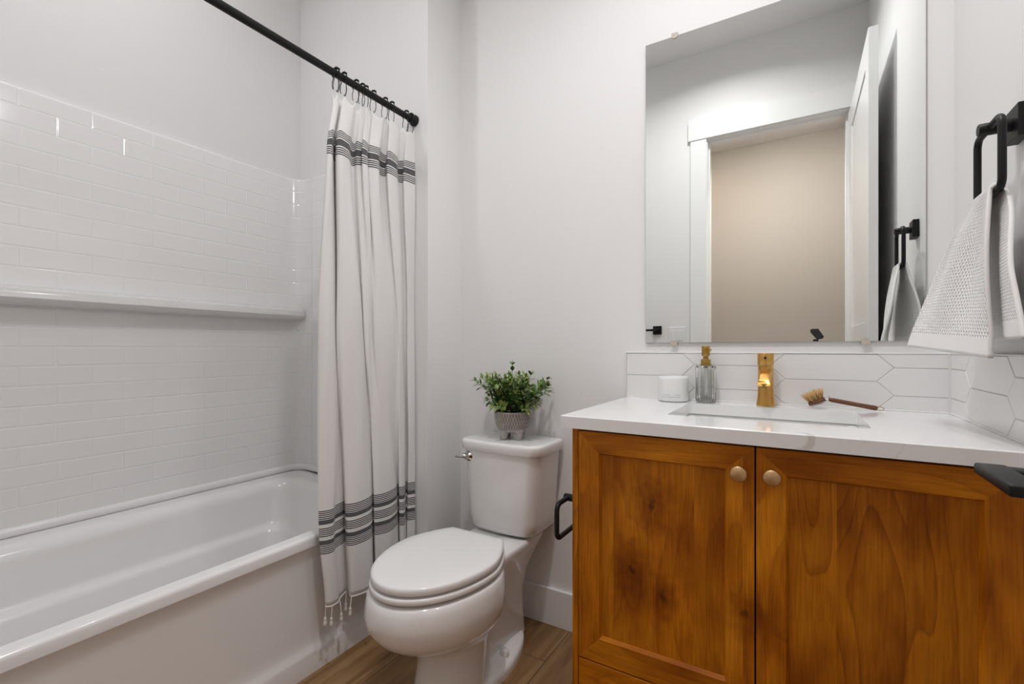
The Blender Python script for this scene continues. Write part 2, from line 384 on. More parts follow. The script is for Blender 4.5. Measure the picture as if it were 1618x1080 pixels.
# door casing, jamb
b = BM()
box(b, DX0-0.108, DX0-0.006, YF, YF+0.018, 0, DZ+0.01, 0.002)
box(b, DX1+0.006, XR-0.004, YF, YF+0.018, 0, DZ+0.01, 0.002)
struct('trim_1', b, TRIM)
b = BM(); box(b, DX0-0.122, XR-0.002, YF, YF+0.024, DZ+0.01, DZ+0.15, 0.002); struct('trim_2', b, TRIM)
b = BM()
for x0, x1 in ((DX0-0.018, DX0), (DX1, DX1+0.018)): box(b, x0, x1, YF-0.12, YF, 0, DZ+0.018)
box(b, DX0, DX1, YF-0.12, YF, DZ, DZ+0.018)
box(b, DX0, DX0+0.011, YF-0.09, YF-0.04, 0, DZ-0.011); box(b, DX1-0.011, DX1, YF-0.09, YF-0.04, 0, DZ-0.011); box(b, DX0, DX1, YF-0.09, YF-0.04, DZ-0.011, DZ)
struct('trim_3', b, TRIM)
b = BM()
for x0, x1 in ((DX0-0.108, DX0-0.006), (DX1+0.006, DX1+0.108)): box(b, x0, x1, YF-0.138, YF-0.12, 0, DZ+0.01)
box(b, DX0-0.122, DX1+0.122, YF-0.144, YF-0.12, DZ+0.01, DZ+0.15)
struct('trim_4', b, TRIM)

# door leaf, open flat along the right wall, with lever
DF0, DF1 = 0.2665, 0.3015
DY0, DY1, DT = YF+0.03, 0.812, 2.487
b = BM()
box(b, DF0+0.006, DF1-0.006, DY0+0.02, DY1-0.02, 0.03, DT-0.02)
for (y0, y1, z0, z1) in ((DY0, DY0+0.11, 0.012, DT), (DY1-0.11, DY1, 0.012, DT), (DY0+0.11, DY1-0.11, 0.012, 0.24), (DY0+0.11, DY1-0.11, DT-0.13, DT), (DY0+0.11, DY1-0.11, 1.10, 1.22)):
    box(b, DF0, DF1, y0, y1, z0, z1, 0.002)
door = obj('door_1', b, TRIM); door['kind'] = 'structure'
b = BM()
ZL = 0.945; YL = 0.752
lathe(b, [(0.026, 0), (0.030, 0.001), (0.030, 0.009), (0.028, 0.011), (0.0, 0.011)], 28, (0, 0, 0), 'x')
bmesh.ops.scale(b, vec=(-1, 1, 1), verts=b.verts); bmesh.ops.translate(b, vec=(DF0, YL, ZL), verts=b.verts)
box(b, 0.2045, DF0-0.008, YL-0.008, YL+0.019, ZL-0.004, ZL+0.0115, 0.003)
ring = []
pts2 = [(0.192, YL+0.018), (0.216, YL+0.018), (0.216, YL-0.115), (0.192, YL-0.115)]
vs = []
box(b, 0.1835, 0.2125, 0.664, YL+0.024, ZL-0.001, ZL+0.012, 0.003, 3); box(b, 0.2045, DF0-0.0005, 0.6645, 0.690, ZL-0.0008, ZL+0.0115, 0.0025)
lev = obj('door_handle', b, BLACK, None, 40); lev.parent = door; label(lev, 'matte black squared U-shaped handle')

# ------------------------------------------------------------ tub surround and tub
def uvmesh(name, grid, uvs, m, parent=None, smooth=180, closed_mat=None):
    """grid[j][i] world points, uvs[j][i]"""
    bm = BM(); lay = bm.loops.layers.uv.new('uv')
    vr = [[bm.verts.new(p) for p in row] for row in grid]
    for j in range(len(grid)-1):
        for i in range(len(grid[0])-1):
            f = bm.faces.new((vr[j][i], vr[j][i+1], vr[j+1][i+1], vr[j+1][i]))
            idx = ((j, i), (j, i+1), (j+1, i+1), (j+1, i))
            for lp, (a, c) in zip(f.loops, idx): lp[lay].uv = uvs[a][c]
    return obj(name, bm, m, parent, smooth, recalc=False)

ST = 1.930     # surround top
XS, YS = XL+0.020, YE-0.020
RC = 0.075
sur = thing('shower_surround', 'white moulded subway-tile shower surround on the walls above the tub', 'shower surround', (XL, 0.7, 0.5))
path = [(XS, YF+0.001)]
u = [0.0]
nseg = 10
for i in range(nseg+1):
    a = PI - PI/2*i/nseg
    path.append((XS+RC+RC*math.cos(a), YS-RC+RC*math.sin(a)))
path.append((-1.415, YS))
for p, q in zip(path[:-1], path[1:]): u.append(u[-1]+math.dist(p, q))
U0 = 0.456-YF      # a vertical joint of the top row sits at y = .456
zs = [0.5075, ST-0.012, ST-0.003, ST]
ins = [0.0, 0.0, 0.003, 0.012]
grid, uvs = [], []
for z, d in zip(zs, ins):
    row = []
    for (x, y), k in zip(path, range(len(path))):
        # move toward the wall for the rounded top lip
        if k == 0: nx, ny = -1, 0
        elif k == len(path)-1: nx, ny = 0, 1
        else:
            a = PI - PI/2*(k-1)/nseg; nx, ny = math.cos(a), math.sin(a)
        row.append((x+nx*d, y+ny*d, z))
    grid.append(row)
    uvs.append([(uu-U0+0.181*20 - 0.0, z-ST+0.0637*40) for uu in u])
grid.append([((XL if k <= nseg else p[0]) if k < len(path)-1 else p[0], (p[1] if k == 0 else YE) if (k == 0 or k > nseg) else p[1], ST) for k, p in enumerate(grid[-1])])
# last lip row: straight back to the walls
last = []
for k, p in enumerate(grid[-2]):
    if k == 0: last.append((XL, p[1], ST))
    elif k == len(path)-1: last.append((p[0], YE, ST))
    else:
        a = PI - PI/2*(k-1)/nseg
        t = 0.5
        cx, cy = XL, YE
        last.append((XL if a > 3*PI/4-1e-6 else p[0]-(0.0), YE if a <= 3*PI/4-1e-6 else p[1], ST))
grid[-1] = last
uvs.append([(x_, ST-ST+0.0637*40-0.03) for x_, _ in uvs[-1]])
s_ = uvmesh('wall_panel', grid, uvs, SUBWAY, None, 60); here(s_, sur)
# vertical edge strip on the outer end of the end panel
b = BM(); box(b, -1.417, -1.400, YS-0.004, YE, 0.5075, ST, 0.004); here(obj('edge_strip', b, ACRYL, None, 40), sur)
# vertical seam between back and end panel
xs_ = XL+0.115
b = BM(); box(b, xs_, xs_+0.004, YS-0.0015, YS+0.004, 0.53, ST-0.004, 0.0005); here(obj('panel_seam', b, CAULK), sur)
# shelf
SZ = 1.262
prof = [(0.0, 0.026), (0.050, 0.024), (0.064, 0.021), (0.068, 0.0195), (0.070, 0.0165), (0.076, -0.004), (0.0765, -0.008), (0.074, -0.0115), (0.045, -0.022), (0.022, -0.028), (0.0, -0.029)]
rings = []
ys = [YF+0.001, 0.6, 1.0, 1.25, 1.35, 1.40, YS-0.012]
sw = [1.0, 1.0, 0.98, 0.93, 0.88, 0.86, 0.84]
for y, k in zip(ys, sw): rings.append([(XS-0.004+d*k, y, SZ+h*(0.6+0.4*k)) for d, h in prof])
b = BM(); loft(b, rings); here(obj('shelf', b, ACRYL, None, 40), sur)
# screw caps in the corner
for z in (1.195, ):
    b = BM(); lathe(b, [(0.011, 0), (0.011, 0.002), (0.008, 0.0045), (0.0, 0.005)], 20, (0, 0, 0), 'z')
    bmesh.ops.rotate(b, cent=(0, 0, 0), matrix=Matrix.Rotation(PI/2, 3, 'Y') , verts=b.verts)
    bmesh.ops.rotate(b, cent=(0, 0, 0), matrix=Matrix.Rotation(-PI/4, 3, 'Z'), verts=b.verts)
    a = 3*PI/4
    bmesh.ops.translate(b, vec=(XS+RC+(RC-0.001)*math.cos(a), YS-RC+(RC-0.001)*math.sin(a), z), verts=b.verts)
    here(obj('screw_cap', b, ACRYL, None, 40), sur)
# bead along the bottom of the panels
def offset_path(d):
    out = [(XS+d, YF+0.001)]
    R = RC-d
    for i in range(nseg+1):
        a = PI - PI/2*i/nseg
        out.append((XS+RC+R*math.cos(a), YS-RC+R*math.sin(a)))
    out.append((-1.42, YS-d)); return out
prof = [(-0.006, 0.536), (0.004, 0.534), (0.009, 0.529), (0.012, 0.522), (0.012, 0.510), (0.009, 0.5062), (-0.006, 0.5062)]
b = BM()
cols = [[(x, y, z) for (x, y) in offset_path(d)] for d, z in prof]
rings = [[cols[k][i] for k in range(len(prof))] for i in range(len(cols[0]))]
loft(b, rings); here(obj('bottom_bead', b, ACRYL, None, 60), sur)

tub = thing('bathtub', 'white alcove bathtub with smooth apron front beside the toilet', 'bathtub', (-1.76, 0.7, 0))
def dz(x): return 0.040*max(0.0, min(1.0, (-1.50-x)/0.45))
def tring(x0, x1, y0, y1, r, z, n=8):
    return [(x, y, zz+dz(x)*max(0.0, min(1.0, (z-0.20)/0.25))) for x, y, zz in rrect(x0, x1, y0, y1, r, z, n)]
b = BM()
XA = -1.392
rings = [tring(XL+0.021, XA-0.0, YF+0.002, YE-0.021, 0.002, 0.430),
         tring(XL+0.021, XA, YF+0.002, YE-0.021, 0.002, 0.453),
         tring(XL+0.021, XA-0.002, YF+0.002, YE-0.021, 0.002, 0.459),
         tring(XL+0.021, XA-0.006, YF+0.002, YE-0.021, 0.002, 0.4635),
         tring(XL+0.021, XA-0.012, YF+0.002, YE-0.021, 0.002, 0.465),
         tring(XL+0.021, XA-0.0145, YF+0.002, YE-0.021, 0.002, 0.465),
         tring(XL+0.023, XA-0.0185, YF+0.004, YE-0.023, 0.004, 0.465),
         tring(XL+0.086, -1.4345, 0.050, 1.350, 0.122, 0.465),
         tring(XL+0.092, -1.438, 0.055, 1.345, 0.12, 0.465),
         tring(XL+0.097, -1.441, 0.060, 1.340, 0.117, 0.4645),
         tring(XL+0.110, -1.447, 0.072, 1.328, 0.11, 0.460),
         tring(XL+0.124, -1.452, 0.084, 1.314, 0.105, 0.450),
         tring(XL+0.132, -1.455, 0.092, 1.306, 0.10, 0.437),
         tring(XL+0.135, -1.457, 0.096, 1.302, 0.10, 0.425),
         tring(XL+0.137, -1.4585, 0.099, 1.299, 0.10, 0.414),
         tring(XL+0.154, -1.469, 0.127, 1.261, 0.095, 0.334),
         tring(XL+0.156, -1.470, 0.130, 1.258, 0.095, 0.325),
         tring(XL+0.158, -1.472, 0.134, 1.254, 0.095, 0.319),
         tring(XL+0.164, -1.476, 0.141, 1.246, 0.092, 0.314),
         tring(XL+0.167, -1.4775, 0.144, 1.243, 0.092, 0.313),
         tring(XL+0.181, -1.4845, 0.157, 1.229, 0.089, 0.309),
         tring(XL+0.184, -1.486, 0.160, 1.226, 0.088, 0.308),
         tring(XL+0.190, -1.490, 0.166, 1.220, 0.087, 0.303),
         tring(XL+0.194, -1.493, 0.170, 1.216, 0.086, 0.295),
         tring(XL+0.215, -1.515, 0.20, 1.18, 0.085, 0.150),
         tring(XL+0.230, -1.530, 0.22, 1.16, 0.085, 0.118),
         tring(XL+0.255, -1.560, 0.26, 1.13, 0.08, 0.100)]
loft(b, rings, False, True)
t_ = here(obj('basin', b, ACRYL, None, 50), tub)
prof = [(-1.398, 0.0), (-1.398, 0.064), (-1.401, 0.074), (-1.408, 0.086), (-1.412, 0.10), (-1.413, 0.13), (-1.412, 0.36), (-1.408, 0.395), (-1.401, 0.418), (-1.394, 0.432), (-1.392, 0.445), (-1.398, 0.4455), (-1.45, 0.43), (-1.45, 0.0)]
b = BM(); loft(b, [[(x, y, z) for x, z in prof] for y in (YF+0.002, 0.4, 0.9, YE-0.003)])
here(obj('apron', b, ACRYL, None, 60), tub)
b = BM(); lathe(b, [(0.026, 0), (0.026, 0.003), (0.02, 0.006), (0.0, 0.006)], 24, (-1.80, 1.02, 0.1)); here(obj('drain', b, CHROME, None, 40), tub)

# ------------------------------------------------------------ curtain rod, hooks, curtain
XROD, ZROD = -1.360, 2.045
rod = thing('shower_curtain_rod', 'black metal shower curtain rod spanning the tub alcove', 'curtain rod', (XROD, YE, ZROD))
b = BM(); tube(b, [(XROD, YF+0.002, ZROD), (XROD, YE-0.003, ZROD)], 0.0125, 20); here(obj('pole', b, BLACK, None, 50), rod)
for y, s in ((YE, -1), (YF, 1)):
    b = BM(); lathe(b, [(0.023, 0.0005*s), (0.0235, 0.004*s), (0.022, 0.012*s), (0.0165, 0.020*s), (0.0150, 0.034*s), (0.0, 0.034*s)], 28, (XROD, y, ZROD), 'y'); here(obj('flange', b, BLACK, None, 40), rod)

def smooth01(t): t = max(0.0, min(1.0, t)); return t*t*(3-2*t)
ZT, ZB = 1.985, 0.222
# plan of the folds (y, x) at five heights, free edge to wall
FOLDS = [
    (1.985, [(1.06, -1.3654),(1.057, -1.3564),(1.064, -1.3533),(1.075, -1.3564),(1.092, -1.3726),(1.099, -1.3735),(1.089, -1.3564),(1.097, -1.3501),(1.119, -1.3483),(1.14, -1.3519),(1.159, -1.3681),(1.172, -1.3699),(1.179, -1.3622),(1.196, -1.3591),(1.194, -1.351),(1.217, -1.351),(1.236, -1.3654),(1.233, -1.3555),(1.268, -1.351),(1.29, -1.3681),(1.317, -1.3672),(1.314, -1.3537),(1.364, -1.3555),(1.388, -1.369),(1.412, -1.3654),(1.412, -1.3555),(1.452, -1.3564)]),
    (1.8, [(1.041, -1.372),(1.029, -1.352),(1.034, -1.345),(1.048, -1.352),(1.08, -1.388),(1.088, -1.39),(1.062, -1.352),(1.064, -1.338),(1.085, -1.334),(1.11, -1.342),(1.146, -1.378),(1.16, -1.382),(1.16, -1.365),(1.174, -1.358),(1.164, -1.34),(1.188, -1.34),(1.222, -1.372),(1.209, -1.35),(1.239, -1.34),(1.281, -1.378),(1.308, -1.376),(1.289, -1.346),(1.343, -1.35),(1.384, -1.38),(1.404, -1.372),(1.392, -1.35),(1.452, -1.352)]),
    (1.2, [(1.0, -1.366),(0.996, -1.354),(1.011, -1.344),(1.041, -1.348),(1.076, -1.366),(1.083, -1.367),(1.066, -1.35),(1.077, -1.338),(1.111, -1.333),(1.148, -1.338),(1.186, -1.366),(1.195, -1.368),(1.187, -1.352),(1.201, -1.348),(1.22, -1.356),(1.228, -1.358),(1.225, -1.348),(1.241, -1.338),(1.284, -1.337),(1.324, -1.344),(1.349, -1.352),(1.355, -1.348),(1.375, -1.35),(1.412, -1.376),(1.424, -1.374),(1.417, -1.356),(1.452, -1.355)]),
    (0.48, [(0.999, -1.358),(0.997, -1.348),(1.018, -1.343),(1.049, -1.348),(1.072, -1.368),(1.1, -1.376),(1.116, -1.377),(1.097, -1.346),(1.117, -1.334),(1.16, -1.332),(1.2, -1.34),(1.238, -1.362),(1.246, -1.363),(1.225, -1.345),(1.246, -1.337),(1.282, -1.335),(1.315, -1.342),(1.347, -1.35),(1.376, -1.374),(1.381, -1.374),(1.363, -1.352),(1.374, -1.346),(1.394, -1.352),(1.425, -1.375),(1.428, -1.372),(1.415, -1.354),(1.447, -1.35)]),
    (0.222, [(1.021, -1.358),(1.019, -1.348),(1.038, -1.343),(1.069, -1.348),(1.092, -1.368),(1.119, -1.376),(1.134, -1.377),(1.115, -1.346),(1.133, -1.334),(1.175, -1.332),(1.212, -1.34),(1.25, -1.374),(1.259, -1.375),(1.237, -1.345),(1.256, -1.337),(1.29, -1.335),(1.322, -1.342),(1.353, -1.35),(1.382, -1.374),(1.387, -1.374),(1.368, -1.352),(1.378, -1.346),(1.398, -1.352),(1.428, -1.375),(1.43, -1.372),(1.417, -1.354),(1.447, -1.35)]),
]
def catmull(P, s):
    n = len(P)-1; f = s*n; i = min(int(f), n-1); t = f-i
    p0, p1, p2, p3 = P[max(i-1, 0)], P[i], P[i+1], P[min(i+2, n)]
    return [0.5*(2*b_+(c_-a_)*t+(2*a_-5*b_+4*c_-d_)*t*t+(3*b_-3*c_+d_-a_)*t**3) for a_, b_, c_, d_ in zip(p0, p1, p2, p3)]
def cur_pt(s, z):
    for (za, A_), (zb, B_) in zip(FOLDS[:-1], FOLDS[1:]):
        if z >= zb or zb == FOLDS[-1][0]:
            t = max(0, min(1, (za-z)/(za-zb))); break
    t = smooth01(t)*0.6+t*0.4
    a_, b_ = catmull(A_, s), catmull(B_, s)
    y, x = a_[0]*(1-t)+b_[0]*t, a_[1]*(1-t)+b_[1]*t
    x += 0.0025*math.sin(23*s+5.0*z)+0.0015*math.sin(61*s-9*z)
    y += 0.002*math.sin(17*s+7*z)
    if z < 0.50: x = max(x, -1.3845)
    return Vector((x, min(y, YE-0.006), z))
# row heights: each stripe is its own row of faces
rows = []   # (z_top, material index)
def seq(z, items):
    for h, mi in items: rows.append((z, mi)); z -= h
    return z
z = ZT
def plain(z, z1, n):
    for i in range(n): rows.append((z+(z1-z)*i/n, 0))
    return z1
def lines(n, tl, tg):
    out = []
    for i in range(n):
        out.append((tl, 1)); 
        if i < n-1: out.append((tg, 0))
    return out
z = plain(z, 1.852, 10)
top_band = lines(4, 0.0038, 0.0037)+[(0.0052, 0), (0.0245, 2), (0.0052, 0)]+lines(4, 0.0038, 0.0037)
z = seq(z, top_band)
z = plain(z, 0.552, 46)
bot_band = lines(5, 0.0034, 0.0031)+[(0.0022, 0), (0.0155, 2), (0.0125, 0)]+lines(5, 0.0034, 0.0031)+[(0.0125, 0), (0.0155, 2), (0.0022, 0)]+lines(5, 0.0034, 0.0031)
z = seq(z, bot_band)
z = plain(z, ZB, 10)
rows.append((ZB, 0))
cur = thing('shower_curtain', 'white cotton shower curtain with black stripe bands and tasselled hem', 'shower curtain', (XROD, 1.23, ZB))
NS = 312
bm = BM(); vr = []
HOOKS = 12
for (zz, mi) in rows:
    row = []
    tt = (ZT-zz)/(ZT-ZB)
    for i in range(NS+1):
        s = i/NS
        sag = 0.020*abs(math.sin(PI*(HOOKS-1)*s))**1.3*(1-smooth01(tt*8))
        tilt = 0.028*(s-0.5)*(1-smooth01(tt*2.2))*1.0 - 0.020*(s-0.4)*smooth01((tt-0.7)/0.25)
        zq = zz
        p = cur_pt(s, zq)
        wav = 0.004*math.sin(2*PI*s*4.4+1.0)*smooth01((tt-0.6)*3)
        p.z = zz - sag + tilt + wav
        row.append(bm.verts.new(p))
    vr.append(row)
for j in range(len(rows)-1):
    for i in range(NS):
        f = bm.faces.new((vr[j][i], vr[j+1][i], vr[j+1][i+1], vr[j][i+1])); f.material_index = rows[j][1]
hem_pts = [v.co.copy() for v in vr[-1]]
top_pts = [v.co.copy() for v in vr[0]]
edge_pts = [r[0].co.copy() for r in vr]
co = obj('cloth', bm, [CLOTH, CLOTHD, CLOTHG], None, 180, recalc=False)
so = co.modifiers.new('thick', 'SOLIDIFY'); so.thickness = 0.0022; so.offset = 0
here(co, cur)
# twisted hem cord and tassels
b = BM(); tube(b, [p+Vector((0.001, 0, -0.001)) for p in hem_pts[::3]], 0.0028, 6); here(obj('hem', b, CLOTH, None, 180), cur)
random.seed(4)
for k in range(15):
    i = int((k+0.15)/15*NS)
    p = hem_pts[i]
    b = BM()
    ln = random.uniform(0.040, 0.052); dx, dy = random.uniform(-0.004, 0.006), random.uniform(-0.008, 0.008)
    pts_ = [p+Vector((0.002, 0, 0)), p+Vector((0.004+dx*0.3, dy*0.4, -0.012)), p+Vector((0.004+dx*0.7, dy*0.8, -ln*0.6)), p+Vector((0.004+dx, dy, -ln))]
    tube(b, pts_, 0.0022, 7)
    lathe(b, [(0.0025, 0.004), (0.0048, 0.0), (0.0046, -0.004), (0.0032, -0.007), (0.0052, -0.012), (0.0064, -0.022), (0.0045, -0.024), (0, -0.024)], 10, pts_[-1])
    here(obj('tassel', b, CLOTH, None, 60), cur)
# hooks
def make_hook_bm():
    b = BM()
    pts_ = []
    for i in range(15):                                   # ring over the rod
        a = -0.30*PI+1.60*PI*i/14
        pts_.append((0.0175*math.cos(a), 0, 0.0175*math.sin(a)+0.002))
    tube(b, pts_, 0.0016, 6)
    tube(b, [pts_[0], (0.012, 0.002, -0.024), (0.013, 0.003, -0.040), (0.010, 0.003, -0.054), (0.004, 0.003, -0.062), (0.000, 0.003, -0.056)], 0.0012, 6)
    tube(b, [pts_[-1], (-0.012, -0.003, -0.024), (-0.012, -0.004, -0.040), (-0.010, -0.003, -0.052)], 0.0012, 6)
    return b
def ball_bm():
    b = BM()
    for i in range(5):
        a = 0.22*PI+0.56*PI*i/4
        bmesh.ops.create_uvsphere(b, u_segments=10, v_segments=6, radius=0.0040, matrix=Matrix.Translation((0.0178*math.cos(a), 0, 0.0178*math.sin(a)+0.002)))
    return b
hook0 = None
ordw = ['outermost, at the free edge of the curtain', 'second from the free edge of the curtain', 'third from the free edge of the curtain', 'fourth from the free edge of the curtain', 'fifth from the free edge of the curtain', 'sixth from the free edge of the curtain', 'sixth from the wall flange', 'fifth from the wall flange', 'fourth from the wall flange', 'third from the wall flange', 'second from the wall flange', 'nearest the wall flange']
for k in range(HOOKS):
    s = k/(HOOKS-1)
    p = top_pts[int(round(s*NS))]
    y = p.y+0.002 if k else p.y+0.004
    if k == HOOKS-1: y -= 0.020
    if hook0 is None:
        r = thing('curtain_hook', 'x', 'curtain hook', (XROD, y, ZROD))
        wb = obj('wire', make_hook_bm(), BLACK, r, 60); bb = obj('roller_balls', ball_bm(), BLACK, r, 60)
        hook0 = (r, wb, bb)
    else:
        r = hook0[0].copy(); C.objects.link(r); r.location = (XROD, y, ZROD)
        for ch in hook0[1:]:
            c_ = ch.copy(); C.objects.link(c_); c_.parent = r
    r['label'] = 'black wire curtain hook on the rod, ' + ordw[k]; r['group'] = 'curtain hooks on the black rod'

# ------------------------------------------------------------ toilet
TX = -0.953
toi = thing('toilet', 'white two-piece toilet with closed lid between tub and vanity', 'toilet', (TX, 1.3, 0))
def egg(yb, yf, hw, z, bw=0.62, n=48, pw=2.0):
    """outline: narrow round front at yf, squarer back at yb; widest about 45% from the back"""
    ym = yb-(yb-yf)*0.42
    out = []
    for i in range(n):
        a = 2*PI*i/n
        cx, cy = math.cos(a), math.sin(a)
        if cy <= 0:
            x = hw*(abs(cx)**(2/pw))*(1 if cx >= 0 else -1); y = ym+(ym-yf)*cy
        else:
            e = 2/2.6
            x = hw*(abs(cx)**e)*(1 if cx >= 0 else -1); y = ym+(yb-ym)*(cy**e)
            x *= 1-(1-bw)*smooth01((y-ym)/(yb-ym))*0.55
        out.append((TX+x, y, z))
    return out
# bowl
b = BM()
lv = [  # z, back, front, halfwidth
 (0.000, 1.30, 1.050, 0.112), (0.020, 1.30, 1.052, 0.110), (0.10, 1.31, 1.072, 0.104), (0.165, 1.33, 1.072, 0.105), (0.195, 1.34, 1.050, 0.116), (0.218, 1.345, 1.010, 0.136), (0.245, 1.35, 0.952, 0.162), (0.275, 1.355, 0.914, 0.182), (0.310, 1.36, 0.889, 0.194), (0.345, 1.36, 0.883, 0.197), (0.378, 1.36, 0.889, 0.1935), (0.393, 1.355, 0.895, 0.190), (0.399, 1.355, 0.901, 0.185), (0.402, 1.35, 0.915, 0.172)]
loft(b, [egg(yb, yf, hw, z) for z, yb, yf, hw in lv])
here(obj('bowl', b, PORC, None, 60), toi)
# rear body: trapway column, deck under the tank, foot
b = BM()
def rr(hw, y0, y1, r, z): return rrect(TX-hw, TX+hw, y0, y1, r, z, 6)
loft(b, [rr(0.062, 1.24, 1.60, 0.05, 0.015), rr(0.060, 1.24, 1.59, 0.05, 0.10), rr(0.066, 1.24, 1.585, 0.055, 0.20), rr(0.085, 1.24, 1.60, 0.07, 0.28), rr(0.108, 1.24, 1.64, 0.08, 0.345), rr(0.118, 1.25, 1.65, 0.07, 0.375), rr(0.120, 1.26, 1.655, 0.06, 0.392), rr(0.114, 1.27, 1.65, 0.055, 0.400)])
here(obj('trapway', b, PORC, None, 60), toi)
b = BM()
def foot(k, z): 
    return [(TX+(x-TX)*k, 1.35+(y-1.35)*k, z) for x, y, _ in egg(1.10, 1.59, 0.128, z, 0.85)]
loft(b, [foot(1.0, 0.0), foot(1.0, 0.014), foot(0.985, 0.024), foot(0.93, 0.030), foot(0.70, 0.040)])
here(obj('foot', b, PORC, None, 50), toi)
for sx in (-1, 1):
    b = BM(); lathe(b, [(0.017, 0.026), (0.017, 0.040), (0.015, 0.050), (0.009, 0.056), (0, 0.057)], 20, (TX+sx*0.088, 1.375, 0.0)); here(obj('bolt_cap', b, PORC, None, 50), toi)
# seat and lid: elongated oval with a straight back edge
def seatring(k, z, yb=1.338, yf=0.899, hw=0.184, wb=0.118, n=26):
    out = []
    ym = yb-(yb-yf)*0.40
    for i in range(2*n+1):                      # front half, right to left
        a = PI*i/(2*n)
        out.append((hw*math.cos(a), ym-(ym-yf)*math.sin(a)))
    m = 9
    left = []
    for i in range(1, m+1):
        t = i/m
        left.append((-(hw-(hw-wb)*t**1.75), ym+(yb-0.012-ym)*t))
    left += [(-wb+0.006, yb-0.003), (-wb+0.014, yb)]
    out += left+[(x*-1, y) for x, y in reversed(left)]
    cy = 1.12
    return [(TX+x*k, cy+(y-cy)*(k if y < yb-0.05 else 1-(1-k)*0.5), z) for x, y in out]
b = BM()
loft(b, [seatring(0.978, 0.4100), seatring(0.998, 0.4106), seatring(1.005, 0.413), seatring(1.005, 0.420), seatring(1.000, 0.4240), seatring(0.988, 0.4262)])
here(obj('seat', b, SEATM, None, 60), toi)
b = BM()
loft(b, [seatring(0.962, 0.4335), seatring(0.980, 0.4340), seatring(0.986, 0.4365), seatring(0.987, 0.4445), seatring(0.982, 0.4505), seatring(0.968, 0.4538), seatring(0.93, 0.4558), seatring(0.75, 0.4576), seatring(0.4, 0.4585)])
here(obj('lid', b, SEATM, None, 60), toi)
b = BM(); box(b, TX-0.07, TX+0.07, 1.318, 1.345, 0.401, 0.440, 0.008, 3)
here(obj('hinge', b, SEATM, None, 50), toi)
for sx, y in ((-0.15, 1.15), (0.15, 1.15), (-0.07, 0.985), (0.07, 0.985)):
    b = BM(); box(b, TX+sx-0.012, TX+sx+0.012, y-0.006, y+0.006, 0.4015, 0.410, 0.001); box(b, TX+sx-0.012, TX+sx+0.012, y-0.006, y+0.006, 0.426, 0.434, 0.001); here(obj('bumper', b, SEATM), toi)
# tank
def tankring(hw, yf, yb, z, bow=0.016, r=0.045):
    out = []
    for x, y, zz in rrect(TX-hw, TX+hw, yf, yb, r, z, 8):
        t = (x-TX)/hw
        if y < (yf+yb)/2: y -= bow*(1-t*t)*min(1, ((yf+yb)/2-y)/((yb-yf)/2))
        out.append((x, y, zz))
    return out
def tank_dense(hw, yf, yb, z, bow=0.016, r=0.045):
    base = rrect(-1, 1, 0, 1, 0.0001, 0)
    # dense front edge for the bow
    pts_ = []
    n = 8
    for cx, cy, a0 in ((TX+hw-0.02, yb-0.02, 0), (TX-hw+0.02, yb-0.02, PI/2)):
        for i in range(5):
            a = a0+PI/2*i/4; pts_.append([cx+0.02*math.cos(a), cy+0.02*math.sin(a), z])
    for i in range(n+1):
        a = PI+PI/2*i/n; pts_.append([TX-hw+r+r*math.cos(a), yf+r+r*math.sin(a), z])
    for i in range(1, 10):
        pts_.append([TX-hw+r+(2*hw-2*r)*i/10, yf, z])
    for i in range(n+1):
        a = 1.5*PI+PI/2*i/n; pts_.append([TX+hw-r+r*math.cos(a), yf+r+r*math.sin(a), z])
    for p in pts_:
        t = (p[0]-TX)/hw
        if p[1] < yf+r+1e-6: p[1] -= bow*(1-t*t)
    return [tuple(p) for p in pts_]
b = BM()
loft(b, [tank_dense(0.118, 1.500, 1.64, 0.405), tank_dense(0.138, 1.484, 1.652, 0.409), tank_dense(0.148, 1.476, 1.656, 0.423), tank_dense(0.151, 1.472, 1.66, 0.46), tank_dense(0.168, 1.465, 1.665, 0.714)])
here(obj('tank', b, PORC, None, 50), toi)
b = BM()
loft(b, [tank_dense(0.172, 1.466, 1.664, 0.7085), tank_dense(0.177, 1.459, 1.668, 0.7095), tank_dense(0.1785, 1.457, 1.669, 0.713), tank_dense(0.180, 1.455, 1.669, 0.736), tank_dense(0.1785, 1.4565, 1.668, 0.7435), tank_dense(0.1745, 1.461, 1.665, 0.7475), tank_dense(0.166, 1.470, 1.658, 0.7485)])
here(obj('tank_lid', b, PORC, None, 50), toi)
fl = BM()
lathe(fl, [(0.019, 0), (0.0205, -0.004), (0.0185, -0.009), (0.011, -0.013), (0.0095, -0.024), (0.0, -0.026)], 24, (TX-0.128, 1.4645, 0.683), 'y')
tube(fl, [(TX-0.124, 1.443, 0.684), (TX-0.138, 1.440, 0.686), (TX-0.156, 1.436, 0.685), (TX-0.172, 1.434, 0.683)], 0.006, 12, radii=[0.0085, 0.0095, 0.0085, 0.0055])
here(label(obj('flush_lever', fl, CHROME, None, 60), 'polished chrome flush lever'), toi)

